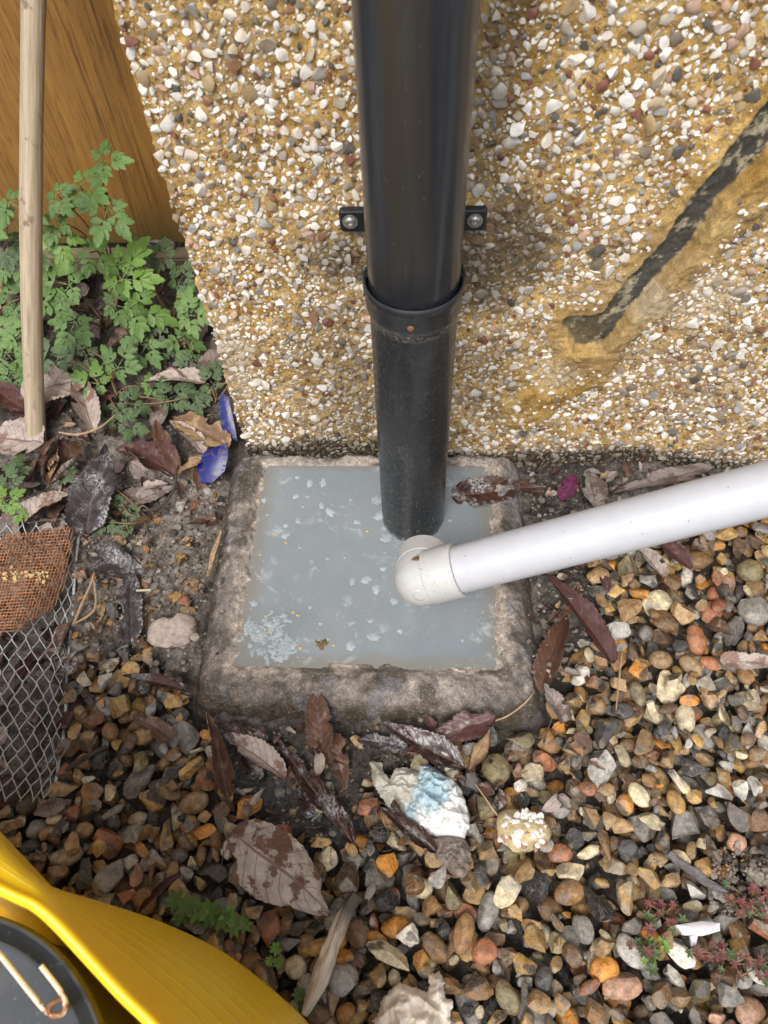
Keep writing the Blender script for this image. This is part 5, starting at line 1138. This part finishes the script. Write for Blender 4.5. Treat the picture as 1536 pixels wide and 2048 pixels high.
# blue plastic
k = Mat('blue_plastic'); p = k.pos(); n1 = k.noise(p, 130, 5, .65); c = k.mix(k.ramp(n1, [(.52, 0.), (.62, .9)]), (.004, .007, .135), (.085, .07, .062)); M['blue'] = k.done(c, .32, k.bump(n1, .0006))
def shard(name, outline, z, th, mat, label, cat, tilt=(0, 0), group=None, curve=0.):
    P = np.array([G(*q, z) for q in outline]); c0 = P.mean(0); n_ = len(P); Q = P-c0; Q[:, 2] = Q[:, 0]*tilt[0]+Q[:, 1]*tilt[1]; mid = Q*.55; mid[:, 2] += curve
    V = np.concatenate([[[0, 0, curve*1.25]], mid, Q, Q-(0, 0, th)]); F = [(0, 1+i, 1+(i+1) % n_) for i in range(n_)]
    for a in (1, 1+n_): F += [(a+i, a+n_+i, a+n_+(i+1) % n_, a+(i+1) % n_) for i in range(n_)]
    F.append(tuple(range(1+2*n_, 1+3*n_))); o = mesh(name, V, F, mat, None, True, sharp=40, loc=c0); return tag(o, label, cat, group)
shard('plastic_fragment', [(392, 930), (410, 908), (438, 902), (460, 898), (458, 920), (448, 940), (420, 955), (396, 952)], .055, .002, M['blue'], 'dirty bright blue plastic fragment at the left back corner of the drain', 'plastic', (.2, .5), 'blue plastic fragments', .003)
shard('plastic_fragment', [(436, 825), (448, 805), (462, 812), (468, 845), (470, 868), (452, 860), (440, 848)], .06, .002, M['blue'], 'scuffed blue plastic scrap leaning on the wall corner', 'plastic', (.3, .8), 'blue plastic fragments', .002)
M['shard'] = solid('milky_plastic', (.62, .60, .64), .15, .12, 200)
sh_ = shard('plastic_shard', [(1352, 1850), (1405, 1842), (1440, 1846), (1440, 1862), (1405, 1872), (1368, 1870)], .05, .006, M['shard'], 'broken milky white plastic shard among the red weeds', 'plastic', (0, 0), None, .002)
o = shard('splinter', [(1380, 1872), (1396, 1872), (1392, 1890), (1384, 1892)], .048, .003, M['shard'], None, None); adopt(o, sh_)

# ================================================================ YELLOW TUB AND BLACK BUCKET
k = Mat('yellow_rubber'); p = k.pos(); n1 = k.noise(p, 26, 4); n2 = k.noise(p, 260, 4, .6); uv = k.attr('luv').outputs['Vector']; vv = k.n('SeparateXYZ', {'Vector': uv}).outputs[1]
rib = k.math('ABSOLUTE', k.math('SUBTRACT', k.math('FRACT', k.math('MULTIPLY', vv, 13.)), .5))
c = k.mix(k.ramp(n1, [(.35, 0.), (.7, 1.)]), (.95, .60, .008), (.96, .66, .012)); c = k.mix(k.ramp(n2, [(.70, 0.), (.78, .25)]), c, (.5, .32, .08))
c = k.mix(k.math('MULTIPLY', k.ramp(k.vor(p, 95), [(.04, .8), (.09, 0.)]), k.ramp(k.noise(p, 40, 3, w=5.), [(.52, 0.), (.62, 1.)])), c, (.22, .15, .06)); c = k.mix(k.ramp(k.noise(k.scale(p, (1, 1, .3)), 75, 5, .7, w=2.), [(.60, 0.), (.72, .22)]), c, (.80, .68, .42)); c = k.mix(k.math('MULTIPLY', k.ramp(rib, [(.0, .22), (.05, 0.)]), k.ramp(vv, [(.12, 0.), (.2, 1.)])), c, (.88, .62, .12))
M['tub'] = k.done(c, .34, k.bump(k.math('MULTIPLY', k.ramp(rib, [(.0, 1.), (.1, 0.)]), k.ramp(vv, [(.12, 0.), (.2, 1.)])), .0006, .7), Specular_IOR_Level=.5, Subsurface_Weight=.25, Subsurface_Radius=(.02, .012, .002), Subsurface_Scale=.5)
rimp = [(-260, 1660, .345), (-120, 1715, .345), (-40, 1742, .345), (0, 1762, .342), (45, 1784, .338), (85, 1803, .334), (130, 1842, .330), (200, 1918, .322), (265, 1988, .316), (330, 2052, .310), (410, 2150, .305), (500, 2280, .300), (600, 2440, .300)]
silp = [(-200, 1440, .270), (-90, 1570, .290), (-35, 1625, .310), (0, 1668, .315), (45, 1725, .312), (92, 1772, .300), (180, 1797, .230), (320, 1843, .160), (440, 1900, .125), (535, 1970, .105), (622, 2052, .095), (700, 2160, .090), (770, 2330, .090)]
rim = np.array([G(*q) for q in rimp]); sil = np.array([G(*q) for q in silp])
ns = 90; rim_s = spline(rim, ns); sil_s = spline(sil, ns)
# the hidden rest of the round tub
cen = np.array([rim_s[:, 0].min()-.06, rim_s[:, 1].mean()-.10]); cen = np.array([-.06, -.66])
def closing(a, bnd, n_):
    t0 = math.atan2(a[1]-cen[1], a[0]-cen[0]); t1 = math.atan2(bnd[1]-cen[1], bnd[0]-cen[0])
    r0 = math.hypot(a[0]-cen[0], a[1]-cen[1]); r1 = math.hypot(bnd[0]-cen[0], bnd[1]-cen[1])
    if t1 < t0: t1 += 2*math.pi
    out = []
    for f in np.linspace(0, 1, n_+2)[1:-1]:
        t = t0+(t1-t0)*f; r_ = r0+(r1-r0)*f; r_ = r_*(1-math.sin(f*math.pi)*.0)+.0
        out.append((cen[0]+r_*math.cos(t), cen[1]+r_*math.sin(t), a[2]+(bnd[2]-a[2])*f))
    return np.array(out)
def close_ring(S):                             # S runs clockwise along the visible side; go on clockwise round the back
    S2 = S[::-1]; return np.concatenate([S2, closing(S2[-1], S2[0], 60)])
R0 = close_ring(rim_s); R2 = close_ring(sil_s); m = len(R0); c3 = np.array([cen[0], cen[1], 0])
rings, vs = [], []
inw = lambda R, s, dz: np.column_stack([c3[0]+(R[:, 0]-c3[0])*s, c3[1]+(R[:, 1]-c3[1])*s, R[:, 2]+dz])
base = np.column_stack([c3[0]+(R2[:, 0]-c3[0])*.80, c3[1]+(R2[:, 1]-c3[1])*.80, np.full(m, .042)])
lip = inw(R0, 1.0, 0)
for f in np.linspace(0, 1, 9):                 # underside of the belly
    rings.append(base*(1-f)+R2*f+np.array([0, 0, 0])); vs.append(1.0-.15*f)
out_dir = (R2-R0)
for f in np.linspace(0, 1, 26)[1:]:
    q = R2*(1-f)+R0*f; bul = math.sin(f*math.pi)*.006; q = q+np.column_stack([(q[:, 0]-c3[0])*bul*3, (q[:, 1]-c3[1])*bul*3, np.full(m, bul)]); rings.append(q); vs.append(.85-.80*f)
for s, dz, v_ in ((.998, .003, .04), (.990, .0042, .03), (.980, .003, .02), (.974, -.001, .01), (.970, -.010, 0.), (.955, -.06, 0.), (.93, -.13, 0.), (.88, -.20, 0.), (.80, -.262, 0.)): rings.append(inw(R0, s, dz)); vs.append(v_)
V = np.concatenate(rings); V[:, 2] = np.maximum(V[:, 2], .036); luv = np.column_stack([np.tile(np.arange(m)/m, len(rings)), np.repeat(vs, m), np.zeros(len(V))])
F = [tuple(f) for f in grid_faces(len(rings), m, True).tolist()]; F.append(tuple(range((len(rings)-1)*m, len(rings)*m))); F.append(tuple(range(m))[::-1])
tub = mesh('yellow_tub', V, F, M['tub'], None, True, att={'luv': luv}, sharp=70); tag(tub, 'bright yellow flexible rubber tub with bulging side in the bottom left corner', 'tub')
BZ = .262
bp = np.array([G(*q, BZ)[:2] for q in [(0, 1832), (100, 1892), (152, 1945), (190, 2010), (200, 2048)]])
A_ = np.column_stack([2*bp, np.ones(len(bp))]); sol = np.linalg.lstsq(A_, (bp**2).sum(1), rcond=None)[0]; bc = sol[:2]; br = math.sqrt(sol[2]+bc @ bc)
k = Mat('black_bucket_plastic'); p = k.pos(); n1 = k.noise(p, 60, 5, .6); n2 = k.noise(p, 300, 4); c = k.mix(k.ramp(n1, [(.4, 0.), (.65, 1.)]), (.022, .022, .02), (.05, .047, .038)); c = k.mix(k.ramp(n2, [(.66, 0.), (.72, .6)]), c, (.3, .24, .1)); M['bucket'] = k.done(c, .33, k.bump(n1, .0003))
k = Mat('bucket_lid_plastic'); p = k.pos(); n1 = k.noise(p, 30, 4); n2 = k.noise(p, 240, 4, .6); c = k.mix(k.ramp(n1, [(.35, 0.), (.7, 1.)]), (.026, .030, .036), (.045, .050, .058)); c = k.mix(k.ramp(n2, [(.64, 0.), (.72, .5)]), c, (.24, .25, .26)); c = k.mix(k.ramp(k.noise(p, 90, 4, w=3.), [(.62, 0.), (.7, .6)]), c, (.05, .05, .05)); M['lid'] = k.done(c, .3, k.bump(n1, .0005))
bucket = empty('black_bucket', (bc[0], bc[1], .04)); tag(bucket, 'black plastic bucket with grey lid and rusty wire handle standing inside the yellow tub', 'bucket'); zt = BZ-.04
V, F = lathe([(.0, 0), (br*.8, 0), (br*.82, .004), (br*.955, zt-.02), (br*.96, zt-.014), (br*.985, zt-.013), (br, zt-.006), (br, zt-.001), (br*.992, zt+.001), (br*.975, zt), (br*.965, zt-.006), (br*.962, zt-.012)], (0, 0, 0), 128); mesh('bucket_body', V, F, M['bucket'], bucket, sharp=40)
V, F = lathe([(br*.963, zt-.010), (br*.93, zt-.009), (br*.90, zt-.006), (br*.87, zt-.009), (br*.5, zt-.0095), (.0001, zt-.0095)], (0, 0, 0), 128); mesh('bucket_lid', V, F, M['lid'], bucket, sharp=50)
k = Mat('white_coated_wire'); p = k.pos(); n1 = k.noise(p, 170, 4, .65); near = k.n('VectorMath', {0: p, 1: tuple(G(112, 2015, BZ+.006))}, operation='DISTANCE').outputs['Value']
c = k.mix(k.ramp(k.math('ADD', n1, k.math('MULTIPLY', k.ramp(near, [(.004, 1.), (.018, 0.)]), .28)), [(.70, 0.), (.80, 1.)]), (.62, .58, .49), (.25, .10, .035)); M['wire'] = k.done(c, .5, k.bump(n1, .0005))
hz_ = BZ+.004; hp = [G(px, py, hz_+dz) for px, py, dz in [(-160, 1745, .0), (-80, 1820, .002), (0, 1910, .002), (50, 1972, .002), (88, 2018, .001), (108, 2030, .0), (126, 2026, .0), (131, 2008, .001), (122, 1985, .003), (104, 1960, .004), (82, 1932, .005)]]
V, F = tube(spline(np.array(hp), 70)-np.asarray(bucket.location), .0015, 10); mesh('wire_handle', V, quads(F), M['wire'], bucket)
q = G(116, 2016, hz_); th = np.linspace(0, 2*np.pi, 22); ringp = np.array([q+RX*.0042*math.cos(t)+UX*.0046*math.sin(t)+FX*.002*math.cos(t) for t in th]); V, F = tube(ringp-np.asarray(bucket.location), .0014, 8, False); mesh('rusty_ring', V, F, M['rust'], bucket)
